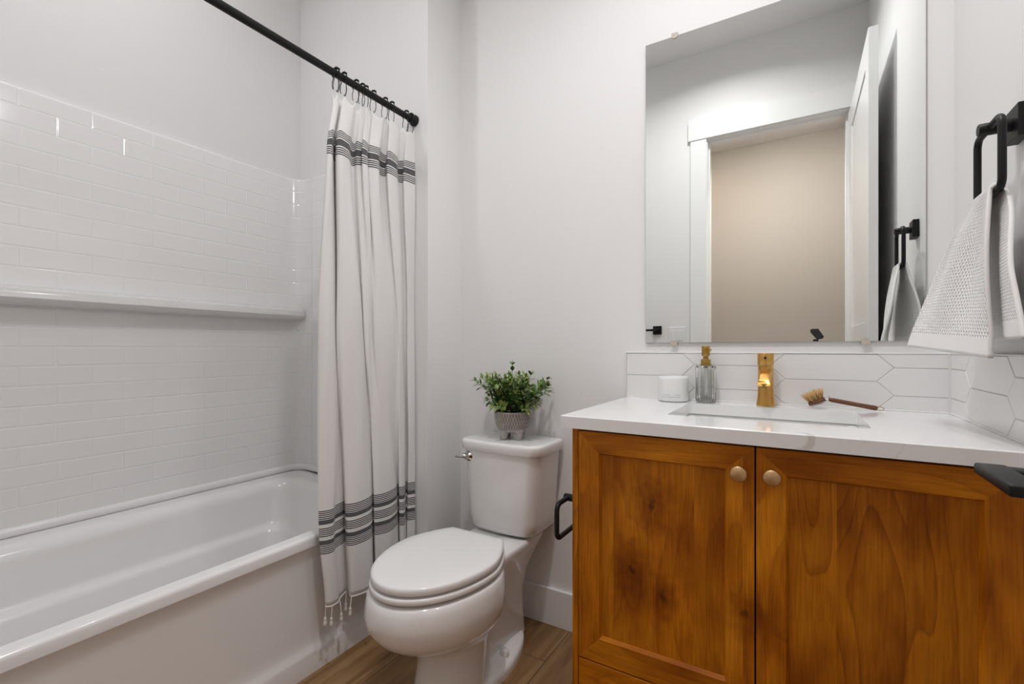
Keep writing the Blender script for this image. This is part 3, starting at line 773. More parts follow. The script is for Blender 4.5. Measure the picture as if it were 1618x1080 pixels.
# ------------------------------------------------------------ potted plant on the tank
PX, PY, PZ = -0.945, 1.56, 0.7485
pl = thing('potted_plant', 'leafy green plant in grey textured footed pot on toilet tank', 'plant', (PX, PY, PZ))
POT = mat('grey_stoneware', (0.42, 0.39, 0.365), 0.85)
tc = N(POT, 'ShaderNodeTexCoord'); mp = N(POT, 'ShaderNodeMapping')
ngr = N(POT, 'ShaderNodeTexNoise'); ngr.inputs['Scale'].default_value = 55; ngr.inputs['Detail'].default_value = 5
L(POT, tc, 'Object', ngr, 'Vector')
rp = ramp(POT, [(0.30, (0.33, 0.305, 0.285)), (0.62, (0.52, 0.49, 0.46))]); L(POT, ngr, 'Fac', rp, 'Fac'); L(POT, rp, 'Color', bsdf(POT), 'Base Color')
b = BM()
seg = 160
prof = [(0.030, 0.026), (0.044, 0.028), (0.052, 0.034), (0.059, 0.045), (0.066, 0.062), (0.069, 0.080), (0.070, 0.1045), (0.0685, 0.107), (0.064, 0.107), (0.062, 0.095), (0.055, 0.088)]
rings = []
dense = []
for (r0, z0), (r1, z1) in zip(prof[:-1], prof[1:]):
    m_ = max(1, int(abs(z1-z0)/0.0035))
    for i in range(m_): dense.append((r0+(r1-r0)*i/m_, z0+(z1-z0)*i/m_))
dense.append(prof[-1])
outer = True
for j, (r, z) in enumerate(dense):
    rg = []
    on = 0.034 < z < 0.104 and r > 0.0555 and j < len(dense)-8
    for i in range(seg):
        a = 2*PI*i/seg
        k = r + (0.0018 if (on and (i//2+(j//4)) % 2 == 0) else 0.0) - (0.0010 if on and j % 4 == 0 else 0)
        rg.append((PX+k*math.cos(a), PY+k*math.sin(a), PZ+z))
    rings.append(rg)
vr_ = loft(b, rings)
b.faces.ensure_lookup_table()
for j in range(len(dense)-1):
    for i in range(seg):
        if 0.036 < dense[j][1] < 0.103 and j < len(dense)-9 and (i//2+(j//4)) % 2 == 1: b.faces[j*seg+i].material_index = 1
POTG = noise_bump(mat('stoneware_groove', (0.235, 0.215, 0.20), 0.9), 200, 0.3)
here(obj('pot', b, [POT, POTG], None, 50), pl)
for k in range(4):
    a = PI/4+0.35+PI/2*k
    cx, cy = PX+0.040*math.cos(a), PY+0.040*math.sin(a)
    b = BM(); lathe(b, [(0.013, 0.0), (0.0155, 0.002), (0.0165, 0.012), (0.018, 0.024), (0.020, 0.036), (0.010, 0.046)], 20, (cx, cy, PZ)); here(obj('foot', b, POT, None, 60), pl)
SOIL = noise_bump(mat('soil', (0.022, 0.014, 0.010), 0.95), 300, 0.8, 0.004)
b = BM(); lathe(b, [(0.060, 0.088), (0.058, 0.0965), (0.03, 0.099), (0.0, 0.100)], 32, (PX, PY, PZ)); here(obj('soil', b, SOIL, None, 60), pl)
def leafmat(name, c1, c2):
    m = mat(name, c1, 0.42)
    tc = N(m, 'ShaderNodeTexCoord'); nz = N(m, 'ShaderNodeTexNoise'); nz.inputs['Scale'].default_value = 38; nz.inputs['Detail'].default_value = 2
    L(m, tc, 'Object', nz, 'Vector'); r = ramp(m, [(0.35, c1), (0.65, c2)]); L(m, nz, 'Fac', r, 'Fac'); L(m, r, 'Color', bsdf(m), 'Base Color')
    return m
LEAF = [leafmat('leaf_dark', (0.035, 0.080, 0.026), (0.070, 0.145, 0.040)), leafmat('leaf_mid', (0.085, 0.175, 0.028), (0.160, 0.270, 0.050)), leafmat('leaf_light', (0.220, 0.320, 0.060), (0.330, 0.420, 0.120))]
STEM = mat('stem_green', (0.06, 0.075, 0.03), 0.6)
random.seed(11)
fb, sb = BM(), BM()
def leaf(bm, p, d, up, ln, wd, mi):
    d = d.normalized(); side = d.cross(up)
    if side.length < 1e-4: side = d.orthogonal()
    side.normalize(); nrm = side.cross(d).normalized()
    ts = [0.0, 0.16, 0.38, 0.62, 0.84, 1.0]; ws = [0.06, 0.62, 1.0, 0.86, 0.45, 0.0]
    cen, lf, rt = [], [], []
    for t, w_ in zip(ts, ws):
        q = p+d*ln*t - nrm*(0.14*ln*t*t)
        cen.append(bm.verts.new(q)); lf.append(bm.verts.new(q+side*wd*0.5*w_+nrm*wd*0.14*w_)); rt.append(bm.verts.new(q-side*wd*0.5*w_+nrm*wd*0.14*w_))
    for i in range(5):
        for f in (bm.faces.new((cen[i], cen[i+1], lf[i+1], lf[i])), bm.faces.new((rt[i], rt[i+1], cen[i+1], cen[i]))): f.material_index = mi
stems = []
for k in range(44):
    a = 2*PI*k*0.381966+random.uniform(-0.3, 0.3)
    ring_ = (k % 11)/10.0
    el = 1.38-0.98*ring_**1.0+random.uniform(-0.10, 0.10)
    ln = 0.125+0.05*ring_+random.uniform(-0.02, 0.02)
    stems.append((a, el, ln))
stems += [(2*PI*k/15+0.2, random.uniform(-0.05, 0.42), random.uniform(0.085, 0.115)) for k in range(15)]
stems += [(PI+0.15, 0.42, 0.185), (-0.10, 0.42, 0.190), (0.35, 0.55, 0.17), (PI*0.6, 1.42, 0.19), (PI+0.5, 0.75, 0.165)]
for a, el, ln in stems:
    base = Vector((PX+0.022*math.cos(a)*random.uniform(0.2, 1), PY+0.022*math.sin(a)*random.uniform(0.2, 1), PZ+0.095))
    dr = Vector((math.cos(a)*math.cos(el), math.sin(a)*math.cos(el)*0.66, math.sin(el)))
    pts_ = []; p = base.copy(); v = (dr+Vector((0, 0, 0.7))).normalized()
    n = 8
    for i in range(n+1):
        pts_.append(p.copy()); v = (v+0.16*(dr-Vector((0, 0, 0.10))) ).normalized(); p = p+v*ln/n
        if p.y > 1.662: p.y = 1.662
    tube(sb, pts_, 0.0010, 5, radii=[0.0014-0.0008*i/n for i in range(n+1)])
    for i in range(2, n+1):
        tdir = (pts_[i]-pts_[i-1]).normalized()
        for sgn in (-1, 1):
            if random.random() < 0.10: continue
            ax = tdir.cross(Vector((0, 0, 1)))
            if ax.length < 0.05: ax = Vector((math.cos(a+1.57), math.sin(a+1.57), 0))
            ax.normalize(); ax = Matrix.Rotation(i*1.1+random.uniform(-0.4, 0.4), 3, tdir) @ ax
            d = (tdir*0.75+ax*sgn*0.85+Vector((0, 0, random.uniform(-0.15, 0.25))))
            L_ = random.uniform(0.024, 0.035)*(1.05 if i < n else 0.85)
            q = pts_[i]+d.normalized()*L_
            if q.y > 1.672 or q.z < PZ+0.085: continue
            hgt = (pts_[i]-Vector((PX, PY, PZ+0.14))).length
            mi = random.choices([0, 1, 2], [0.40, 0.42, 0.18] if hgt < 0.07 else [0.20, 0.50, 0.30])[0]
            leaf(fb, pts_[i], d, Vector((0, 0, 1)) if abs(d.normalized().z) < 0.9 else Vector((1, 0, 0)), L_, L_*random.uniform(0.46, 0.58), mi)
    tip = pts_[-1]
    if tip.y < 1.655: leaf(fb, tip, v, Vector((0.3, 0.2, 1)), 0.022, 0.010, random.choice([1, 2]))
here(obj('stems', sb, STEM, None, 60), pl)
here(obj('foliage', fb, LEAF, None, 180, recalc=False), pl)

# ------------------------------------------------------------ vanity
VX0, VX1 = -0.505, XR-0.002
ZK = 0.922                     # worktop height
YD = 1.140                     # door face
van = thing('vanity_cabinet', 'stained alder bathroom vanity with two shaker doors under white quartz top', 'vanity cabinet', (-0.07, 1.40, 0))
b = BM()
box(b, VX0, VX0+0.016, YD, D-0.002, 0.09, ZK-0.032)              # visible side panel, front edge flush with the doors
here(obj('side_panel', b, WOOD_SIDE), van)
b = BM()
box(b, VX0+0.016, VX1, YD+0.022, D-0.002, 0.10, 0.60); box(b, VX0+0.016, VX1, YD+0.022, YD+0.04, 0.6, ZK-0.032)
here(obj('carcass', b, DARK), van)
b = BM(); box(b, VX0, VX1, YD+0.07, YD+0.085, 0.0, 0.10); box(b, VX0, VX0+0.016, YD+0.07, D-0.002, 0.0, 0.09); here(obj('toe_kick', b, WOOD_SIDE), van)
def frame_piece(pts_out, pts_in, y, thick, m, name, parent, bevel_d=0.006):
    pass
def mitre(name, quad, m, parent):
    """a frame member: quad = outer-a, outer-b, inner-b, inner-a in (x,z); inner edge slopes back to the panel"""
    (ax, az), (bx_, bz), (cx, cz), (dx_, dz_) = quad
    b = BM()
    yb = YD+0.020
    # inner edge slightly moved for the bevel
    ins_ = 0.005
    mx_, mz_ = (cx+dx_)/2, (cz+dz_)/2
    ox, oz = (ax+bx_)/2, (az+bz)/2
    nx, nz = -(bz-az), (bx_-ax)
    if nx*(mx_-ox)+nz*(mz_-oz) < 0: nx, nz = -nx, -nz
    l_ = math.hypot(nx, nz); nx, nz = nx/l_, nz/l_
    kk = ins_/abs((mx_-ox)*nx+(mz_-oz)*nz)
    f = [(ax, YD, az), (bx_, YD, bz), (cx+(bx_-cx)*kk, YD, cz+(bz-cz)*kk), (dx_+(ax-dx_)*kk, YD, dz_+(az-dz_)*kk)]
    i2 = [(cx, YD+0.011, cz), (dx_, YD+0.011, dz_)]
    # keep mitre lines: corner points of the bevel ease inwards
    bk = [(ax, yb, az), (bx_, yb, bz), (cx, yb, cz), (dx_, yb, dz_)]
    F = [b.verts.new(p) for p in f]; I = [b.verts.new(p) for p in i2]; K = [b.verts.new(p) for p in bk]
    b.faces.new(F); b.faces.new((F[3], F[2], I[0], I[1])); b.faces.new((I[1], I[0], K[2], K[3]))
    b.faces.new((F[1], F[0], K[0], K[1])); b.faces.new(list(reversed(K)))
    b.faces.new((F[0], F[3], I[1], K[3], K[0])); b.faces.new((F[2], F[1], K[1], K[2], I[0]))
    bmesh.ops.translate(b, vec=(0, 0, 0), verts=b.verts)
    return here(obj(name, b, m, None), parent)
def shaker(x0, x1, z0, z1, fr, panel_mat, knob_x):
    d = bpy.data.objects.new('door', None); C.objects.link(d); d.location = ((x0+x1)/2, YD, z0); d.empty_display_size = 0.03
    d.parent = van; d.matrix_parent_inverse = Matrix.Translation(-Vector(van.location))
    bpy.context.view_layer.update()
    def hp(o):
        o.parent = d; o.matrix_parent_inverse = Matrix.Translation(-Vector(d.location)); return o
    a0, a1, c0, c1 = x0+fr, x1-fr, z0+fr+0.005, z1-fr+0.002
    g = 0.0004
    hp(mitre('stile', [(x0, z0), (x0, z1), (a0, c1), (a0, c0)], WOOD_V, van))
    hp(mitre('stile', [(x1, z1), (x1, z0), (a1, c0), (a1, c1)], WOOD_V, van))
    hp(mitre('rail', [(x0, z1), (x1, z1), (a1, c1), (a0, c1)], WOOD_H, van))
    hp(mitre('rail', [(x1, z0), (x0, z0), (a0, c0), (a1, c0)], WOOD_H, van))
    b = BM(); box(b, a0-0.004, a1+0.004, YD+0.011, YD+0.019, c0-0.004, c1+0.004); hp(obj('panel', b, panel_mat))
    b = BM()
    lathe(b, [(0.006, 0.0), (0.006, -0.010), (0.008, -0.013), (0.0155, -0.016), (0.0175, -0.019), (0.0172, -0.022), (0.0150, -0.0245), (0.0, -0.026)], 28, (knob_x, YD, 0.824), 'y')
    hp(label(obj('knob', b, KNOB, None, 50), 'round satin gold knob'))
    return d
shaker(-0.4875, -0.0775, 0.292, 0.881, 0.0605, WOOD_PANEL_A, -0.107)
shaker(-0.0740, 0.3400, 0.292, 0.881, 0.0605, WOOD_PANEL_B, -0.0435)
b = BM(); box(b, 0.343, VX1, YD, YD+0.02, 0.10, ZK-0.034); here(obj('filler', b, WOOD_V), van)
b = BM(); box(b, -0.4875, 0.340, YD, YD+0.02, 0.104, 0.288, 0.0012, 1); here(obj('drawer', b, WOOD_H), van)

# worktop with sink cut-out
SX0, SX1, SY0, SY1 = -0.292, 0.140, 1.262, 1.572
CX0, CX1, CY0, CY1 = -0.527, XR-0.001, 1.113, D-0.001
b = BM()
outer = [(CX0, CY0), (CX1, CY0), (CX1, CY1), (CX0, CY1)]
inner = rrect(SX0, SX1, SY0, SY1, 0.018, 0, 6)
def ring_plate(bm, z0, z1):
    # outer ring with matching vertex count to inner
    n = len(inner)
    cx, cy = (SX0+SX1)/2, (SY0+SY1)/2
    q = n//4
    corner = [(CX1, CY1), (CX0, CY1), (CX0, CY0), (CX1, CY0)]
    outr = []
    for i in range(n): outr.append(corner[i//q])
    def mk(pts_, z): return [bm.verts.new((p[0], p[1], z)) for p in pts_]
    e = 0.0022
    oc = [bm.verts.new((c_[0]-(e if c_[0] > 0 else -e), c_[1]-(e if c_[1] > 1.3 else -e), z1)) for c_ in corner]
    om = [bm.verts.new((c_[0], c_[1], z1-e)) for c_ in corner]
    ob = [bm.verts.new((c_[0], c_[1], z0)) for c_ in corner]
    it = mk(inner, z1-0.0); ib = mk(inner, z0)
    for ring_o, ring_i, flip in ((oc, it, False), (ob, ib, True)):
        for i in range(n):
            j = (i+1) % n
            a_, c_ = ring_o[i//q], ring_o[j//q]
            f = [ring_i[i], ring_i[j]] + ([c_] if a_ is c_ else [c_, a_])
            bm.faces.new(f if flip else list(reversed(f)))
    for i in range(4):
        j = (i+1) % 4
        bm.faces.new((oc[i], oc[j], om[j], om[i])); bm.faces.new((om[i], om[j], ob[j], ob[i]))
    for i in range(n):
        j = (i+1) % n
        bm.faces.new((it[j], it[i], ib[i], ib[j]))
ring_plate(b, ZK-0.032, ZK)
tag(obj('countertop', b, QUARTZ), 'white quartz vanity top with faint grey veins and undermount sink cut-out', 'countertop')
b = BM()
def sr(d, r, z): return rrect(SX0-0.008+d, SX1+0.008-d, SY0-0.008+d, SY1+0.008-d, r, z, 6)
loft(b, [sr(-0.014, 0.03, ZK-0.0325), sr(0.0, 0.026, ZK-0.0325), sr(0.004, 0.026, ZK-0.036), sr(0.010, 0.030, ZK-0.06), sr(0.022, 0.035, ZK-0.135), sr(0.034, 0.04, ZK-0.150), sr(0.06, 0.04, ZK-0.156), sr(0.06, 0.04, ZK-0.166), sr(0.02, 0.04, ZK-0.16), sr(-0.002, 0.03, ZK-0.06), sr(-0.014, 0.03, ZK-0.042)], False, False, True)
# floor of the basin
f_ = sr(0.06, 0.04, ZK-0.156); b.faces.new([b.verts.new(p) for p in f_])
sk = thing('sink', 'white rectangular undermount sink in the vanity top', 'sink', (-0.076, 1.417, ZK-0.16))
here(obj('bowl', b, SINKM, None, 50), sk)
b = BM(); lathe(b, [(0.022, -0.157), (0.022, -0.153), (0.016, -0.150), (0, -0.150)], 24, (-0.076, 1.44, ZK)); here(obj('drain', b, GOLD, None, 40), sk)

# backsplash of long picket tiles
def clip(poly, x0, x1, z0, z1):
    def cl(p, f, inter):
        out = []
        for i in range(len(p)):
            a, c_ = p[i-1], p[i]
            if f(c_):
                if not f(a): out.append(inter(a, c_))
                out.append(c_)
            elif f(a): out.append(inter(a, c_))
        return out
    def ix(v, k):
        def g(a, c_):
            t = (v-a[k])/(c_[k]-a[k]); return (a[0]+t*(c_[0]-a[0]), a[1]+t*(c_[1]-a[1]))
        return g
    for f, k, v in ((lambda p: p[0] >= x0, 0, x0), (lambda p: p[0] <= x1, 0, x1), (lambda p: p[1] >= z0, 1, z0), (lambda p: p[1] <= z1, 1, z1)):
        if not poly: return poly
        poly = cl(poly, f, ix(v, k))
    return poly
BZ0, BZ1 = ZK+0.001, 1.0805
def picket(bm, u0, u1, u_ref, ref_top, place, th=0.008):
    """columns of long hexagons: u_ref is the middle of a column whose seams include the top edge"""
    h, La, Sh, g = 0.039, 0.1515, 0.1125, 0.0011
    for c in range(-5, 6):
        for r in range(-1, 5):
            cu = u_ref+c*0.264; cz = BZ1-h-r*2*h+(h if c % 2 else 0)
            k = (h-g)/h
            hexa = [(cu-La+g*1.4, cz), (cu-Sh+g*0.4, cz+h-g), (cu+Sh-g*0.4, cz+h-g), (cu+La-g*1.4, cz), (cu+Sh-g*0.4, cz-h+g), (cu-Sh+g*0.4, cz-h+g)]
            p = clip(hexa, u0+0.0008, u1-0.0008, BZ0+0.0008, BZ1)
            if len(p) < 3: continue
            q = []
            for pt in p:
                if not q or math.dist(pt, q[-1]) > 1e-5: q.append(pt)
            if math.dist(q[0], q[-1]) < 1e-5: q.pop()
            if len(q) < 3: continue
            mu_ = (sum(a for a, _ in q)/len(q), sum(z_ for _, z_ in q)/len(q))
            def shrink(pt, d):
                v = Vector((mu_[0]-pt[0], mu_[1]-pt[1]));  v = v.normalized()*min(d, v.length*0.5); return (pt[0]+v.x, pt[1]+v.y)
            R0 = [bm.verts.new(place(a, z_, 0.001)) for a, z_ in q]
            R1 = [bm.verts.new(place(a, z_, th-0.001)) for a, z_ in q]
            R2 = [bm.verts.new(place(*shrink(pt, 0.0014), th)) for pt in q]
            n = len(q)
            for A_, B_ in ((R0, R1), (R1, R2)):
                for i in range(n): bm.faces.new((A_[i], A_[(i+1) % n], B_[(i+1) % n], B_[i]))
            bm.faces.new(R2)
bs = thing('backsplash', 'white elongated-hexagon tile backsplash along the back of the vanity top', 'backsplash', (-0.08, D, ZK))
BX0 = -0.527
b = BM(); picket(b, BX0, XR-0.011, -0.4455, True, lambda a, z_, t: (a, D-0.001-t, z_)); here(obj('tiles', b, BSTILE), bs)
b = BM(); box(b, BX0+0.0006, XR-0.004, D-0.0078, D-0.0005, BZ0, BZ1-0.001); here(obj('grout', b, GROUT), bs)
b = BM(); box(b, BX0-0.001, XR-0.004, D-0.0105, D-0.0005, BZ1, BZ1+0.0035, 0.001); here(obj('edge_trim', b, CAULK), bs)
b = BM(); box(b, BX0-0.003, BX0, D-0.0095, D-0.0005, BZ0, BZ1+0.0035, 0.0006); here(obj('edge_trim', b, CAULK), bs)
b = BM(); tube(b, [(BX0, D-0.0095, ZK+0.0015), (XR-0.009, D-0.0095, ZK+0.0015)], 0.0022, 8); here(obj('caulk_line', b, CAULK, None, 60), bs)
b = BM(); box(b, XR-0.0125, XR-0.0045, D-0.0115, D-0.0045, BZ0, BZ1+0.002); here(obj('corner_caulk', b, CAULK), bs)
bs2 = thing('side_splash', 'white elongated-hexagon tile side splash on the right wall beside the vanity top', 'backsplash', (XR, 1.40, ZK))
b = BM(); picket(b, 1.118, D-0.011, 1.392, True, lambda a, z_, t: (XR-0.001-t, a, z_)); here(obj('tiles', b, BSTILE), bs2)
b = BM(); box(b, XR-0.0078, XR-0.0005, 1.1185, D-0.012, BZ0, BZ1-0.001); here(obj('grout', b, GROUT), bs2)
b = BM(); box(b, XR-0.0105, XR-0.0005, 1.117, D-0.012, BZ1, BZ1+0.0035, 0.001); here(obj('edge_trim', b, CAULK), bs2)
b = BM(); tube(b, [(XR-0.0095, 1.12, ZK+0.0015), (XR-0.0095, D-0.012, ZK+0.0015)], 0.0022, 8); here(obj('caulk_line', b, CAULK, None, 60), bs2)

# ------------------------------------------------------------ mirror
MX0, MX1, MZ0, MZ1 = -0.4575, 0.301, 1.1175, 2.173
mir = thing('mirror', 'large frameless rectangular wall mirror above the vanity', 'mirror', ((MX0+MX1)/2, D-0.005, MZ0))
b = BM(); box(b, MX0, MX1, D-0.0085, D-0.0035, MZ0, MZ1)
b.faces.ensure_lookup_table()
for f in b.faces: f.material_index = 1
b.normal_update()
for f in b.faces:
    if f.normal.y < -0.9: f.material_index = 0
here(obj('glass', b, [MIRROR, MEDGE], None), mir)
CLIPM = mat('clip_plastic', (0.55, 0.50, 0.42), 0.2)
for x, z, s in ((-0.358, MZ1, -1), (0.17, MZ1, -1), (-0.360, MZ0, 1), (0.170, MZ0, 1)):
    b = BM()
    n = 14
    pr_ = [(0.0105*math.cos(PI*i/n), 0.0085*math.sin(PI*i/n)*s) for i in range(n+1)]+[(-0.0105, -0.010*s), (0.0105, -0.010*s)]
    A_ = [b.verts.new((x+px, D-0.0120, z+pz)) for px, pz in pr_]; B_ = [b.verts.new((x+px, D-0.0088, z+pz)) for px, pz in pr_]
    b.faces.new(A_); b.faces.new(list(reversed(B_)))
    for i in range(len(A_)): b.faces.new((A_[i], A_[(i+1) % len(A_)], B_[(i+1) % len(A_)], B_[i]))
    box(b, x-0.0105, x+0.0105, D-0.0088, D-0.0005, z-0.010*s if s > 0 else z+0.0005, z-0.0005 if s > 0 else z+0.010)
    here(obj('clip', b, CLIPM, None, 40), mir)

# ------------------------------------------------------------ things on the worktop
# faucet
FX, FY = -0.080, 1.628
fa = thing('faucet', 'brushed gold single-hole faucet behind the sink', 'faucet', (FX, FY, ZK))
b = BM()
lathe(b, [(0.0255, 0), (0.0258, 0.003), (0.0240, 0.016), (0.0222, 0.032), (0.0213, 0.060), (0.0210, 0.123), (0.0, 0.123)], 40, (FX, FY, ZK)); here(obj('body', b, GOLD, None, 40), fa)
b = BM()
lathe(b, [(0.0, 0.1245), (0.0215, 0.1245), (0.0225, 0.126), (0.0225, 0.158), (0.0215, 0.160), (0.0, 0.1605)], 40, (FX, FY, ZK))
here(obj('handle', b, GOLD, None, 40), fa)
b = BM(); lathe(b, [(0.0036, -0.0), (0.0036, -0.0008), (0, -0.0008)], 16, (FX, FY-0.0222, ZK+0.146), 'y'); here(label(obj('set_screw', b, BLACK), 'small dark set screw hole'), fa)
b = BM()
secs = []
def sq(c, s_, p=0.45): return (abs(math.cos(c))**p*(1 if math.cos(c) >= 0 else -1), abs(math.sin(c))**p*(1 if math.sin(c) >= 0 else -1))
for t in range(11):
    k = t/10
    y = FY-0.008-0.078*k; zc = ZK+0.101-0.010*k-0.018*k*k
    hw = 0.0180-0.0012*k; hh = 0.0120-0.0035*k
    secs.append([(FX+hw*sq(2*PI*i/32, 0)[0], y+0.004*k*sq(2*PI*i/32, 0)[1], zc+hh*sq(2*PI*i/32, 0)[1]) for i in range(32)])
loft(b, secs); here(obj('spout', b, GOLD, None, 50), fa)
b = BM(); lathe(b, [(0.0085, -0.012), (0.0085, 0.0)], 20, (FX, FY-0.082, ZK+0.071)); here(label(obj('aerator', b, BRASS, None, 50), 'dark aerator under the spout tip'), fa)

# soap bottle
GX, GY = -0.252, 1.632
so_ = thing('soap_dispenser', 'ribbed smoky glass soap dispenser with brass pump, left of faucet', 'soap dispenser', (GX, GY, ZK))
GLASS = mat('smoky_glass', (0.955, 0.965, 0.945), 0.03)
bsdf(GLASS).inputs['Transmission Weight'].default_value = 1.0; bsdf(GLASS).inputs['IOR'].default_value = 1.45
def flute(r, z, n=16, amp=0.0012, seg=128):
    out = []
    for i in range(seg):
        a = 2*PI*i/seg
        k = r*(1-amp/r*(0.5+0.5*math.cos(n*a))) if amp else r
        out.append((GX+k*math.cos(a), GY+k*math.sin(a), ZK+z))
    return out
b = BM()
loft(b, [flute(0.0275, 0.0005), flute(0.0300, 0.003), flute(0.0310, 0.008), flute(0.0310, 0.110), flute(0.0300, 0.1165), flute(0.0285, 0.1185, amp=0), flute(0.012, 0.119, amp=0), flute(0.012, 0.115, amp=0), flute(0.0265, 0.113, amp=0), flute(0.0278, 0.108, amp=0), flute(0.0278, 0.013, amp=0), flute(0.025, 0.009, amp=0)])
here(obj('bottle', b, GLASS, None, 40), so_)
b = BM(); lathe(b, [(0.0158, 0.1195), (0.0170, 0.1205), (0.0170, 0.1235), (0.0150, 0.1245), (0.0150, 0.138), (0.0142, 0.1395), (0.0085, 0.140), (0.0085, 0.150), (0.0, 0.150)], 32, (GX, GY, ZK)); here(obj('collar', b, BRASS, None, 40), so_)
b = BM(); lathe(b, [(0.0, 0.1505), (0.0115, 0.1505), (0.0125, 0.152), (0.0125, 0.1815), (0.0115, 0.183), (0.0, 0.183)], 32, (GX, GY, ZK))
dd = Vector((0.52, -0.80, 0)).normalized()
o_ = Vector((GX, GY, ZK+0.175))
tube(b, [o_+dd*0.008, o_+dd*0.020, o_+dd*0.030+Vector((0, 0, -0.003)), o_+dd*0.034+Vector((0, 0, -0.008))], 0.0035, 12)
here(obj('pump', b, BRASS, None, 40), so_)
TUBEM = mat('clear_tube', (0.80, 0.82, 0.80), 0.25)
b = BM(); tube(b, [(GX, GY, ZK+0.119), (GX+0.001, GY, ZK+0.06), (GX+0.004, GY, ZK+0.018)], 0.0030, 10); lathe(b, [(0.0, 0.094), (0.006, 0.094), (0.006, 0.112), (0.0, 0.112)], 16, (GX, GY, ZK)); here(obj('dip_tube', b, TUBEM, None, 50), so_)

# candle
KX, KY, KR = -0.3515, 1.615, 0.0485
ca = thing('candle', 'white glass jar candle with small grey lettering at left of vanity top', 'candle', (KX, KY, ZK))
MILK = mat('milk_glass', (0.86, 0.865, 0.86), 0.28, coat=0.2)
b = BM(); lathe(b, [(0.040, 0.0005), (0.046, 0.002), (KR, 0.007), (KR, 0.074), (KR-0.0005, 0.080), (KR-0.0018, 0.0818), (KR-0.0035, 0.080), (KR-0.004, 0.062), (0.0, 0.062)], 48, (KX, KY, ZK)); here(obj('jar', b, MILK, None, 40), ca)
WAX = mat('wax', (0.87, 0.85, 0.80), 0.5)
b = BM(); lathe(b, [(KR-0.0045, 0.0622), (KR-0.0045, 0.066), (0.0, 0.066)], 40, (KX, KY, ZK)); here(obj('wax', b, WAX, None, 40), ca)
b = BM(); tube(b, [(KX, KY, ZK+0.066), (KX+0.001, KY, ZK+0.074)], 0.0011, 6); here(obj('wick', b, CAULK), ca)
GREYINK = mat('grey_ink', (0.30, 0.31, 0.32), 0.6)
def wrap_text(s, size, a_mid, z0, spacing):
    cu = bpy.data.curves.new('lettering', 'FONT'); cu.body = s; cu.size = size; cu.align_x = 'CENTER'; cu.space_character = spacing; cu.resolution_u = 2
    o = bpy.data.objects.new('lettering', cu); C.objects.link(o)
    dg = bpy.context.evaluated_depsgraph_get(); me = bpy.data.meshes.new_from_object(o.evaluated_get(dg))
    bpy.data.objects.remove(o)
    for v in me.vertices:
        a = a_mid+v.co.x/KR
        v.co = Vector((KX+(KR+0.0003)*math.cos(a), KY+(KR+0.0003)*math.sin(a), z0+v.co.y))
    return me
me = wrap_text('SAND + FOG', 0.0062, math.radians(-83), ZK+0.0215, 1.65)
here(link('lettering', me, GREYINK), ca)
random.seed(3)
b = BM()
a = math.radians(-83)-0.030/KR
while a < math.radians(-83)+0.030/KR:
    wv = random.uniform(0.0006, 0.0013)
    q = [(a, 0.0155), (a+wv/KR, 0.0155), (a+wv/KR, 0.0155+0.0018), (a, 0.0155+0.0018)]
    b.faces.new([b.verts.new((KX+(KR+0.0003)*math.cos(t), KY+(KR+0.0003)*math.sin(t), ZK+z_)) for t, z_ in q])
    a += (wv+random.choice([0.0005, 0.0006, 0.0014]))/KR
here(obj('fine_print', b, GREYINK, None, recalc=False), ca)

# dish brush
br = thing('dish_brush', 'wooden dish brush with tan bristles lying right of the faucet', 'brush', (0.11, 1.62, ZK))
BW = noise_bump(mat('brown_wood', (0.145, 0.048, 0.016), 0.45), 120, 0.15, 0.0005, stretch=(0.2, 1, 1))
BRIS = mat('tampico_bristle', (0.62, 0.40, 0.17), 0.8)
WIRE = mat('steel_wire', (0.5, 0.5, 0.5), 0.25, metal=1)
hd = Vector((0.052, 1.625, ZK+0.0185))
nax = Vector((-0.42, -0.10, 0.90)).normalized()        # bristles point up and left
uax = Vector((0.90, 0.05, 0.42)); uax = (uax-nax*uax.dot(nax)).normalized(); vax = nax.cross(uax)
def disc(bm, prof_, seg=28):
    rg = []
    for r, h in prof_:
        rg.append([hd+uax*r*math.cos(2*PI*i/seg)*1.0+vax*r*0.85*math.sin(2*PI*i/seg)+nax*h for i in range(seg)])
    loft(bm, rg)
b = BM(); disc(b, [(0.012, -0.006), (0.0205, -0.005), (0.0225, -0.002), (0.0225, 0.006), (0.020, 0.008)]); here(obj('head', b, BW, None, 40), br)
b = BM(); disc(b, [(0.0230, -0.0035), (0.0236, -0.0035), (0.0236, -0.0012), (0.0230, -0.0012)]); here(label(obj('wire_band', b, WIRE), 'thin steel wire band'), br)
b = BM(); random.seed(8)
for i in range(260):
    r = 0.019*math.sqrt(random.random()); a = random.uniform(0, 2*PI)
    k = round(a/(2*PI)*9)/9*2*PI; a = k+random.gauss(0, 0.17)
    p0 = hd+uax*r*math.cos(a)+vax*0.85*r*math.sin(a)+nax*0.006
    sp = (uax*math.cos(a)+vax*math.sin(a))*r*0.55+Vector((random.uniform(-.003, .003), random.uniform(-.003, .003), 0))
    p1 = p0+nax*random.uniform(0.022, 0.029)+sp
    tube(b, [p0, (p0+p1)/2+sp*0.05, p1], 0.0006, 4, radii=[0.0007, 0.0007, 0.0005])
here(obj('bristles', b, BRIS, None, 180), br)
h0 = hd+uax*0.026-nax*0.000; h1 = Vector((0.192, 1.628, ZK+0.0085))
b = BM()
tube(b, [hd+uax*0.020, hd+uax*0.027+vax*0.003, h0+uax*0.008+Vector((0, 0, 0.003))], 0.0013, 8); tube(b, [hd+uax*0.020-vax*0.004, hd+uax*0.028-vax*0.004, h0+uax*0.008+Vector((0, 0, 0.001))], 0.0013, 8)
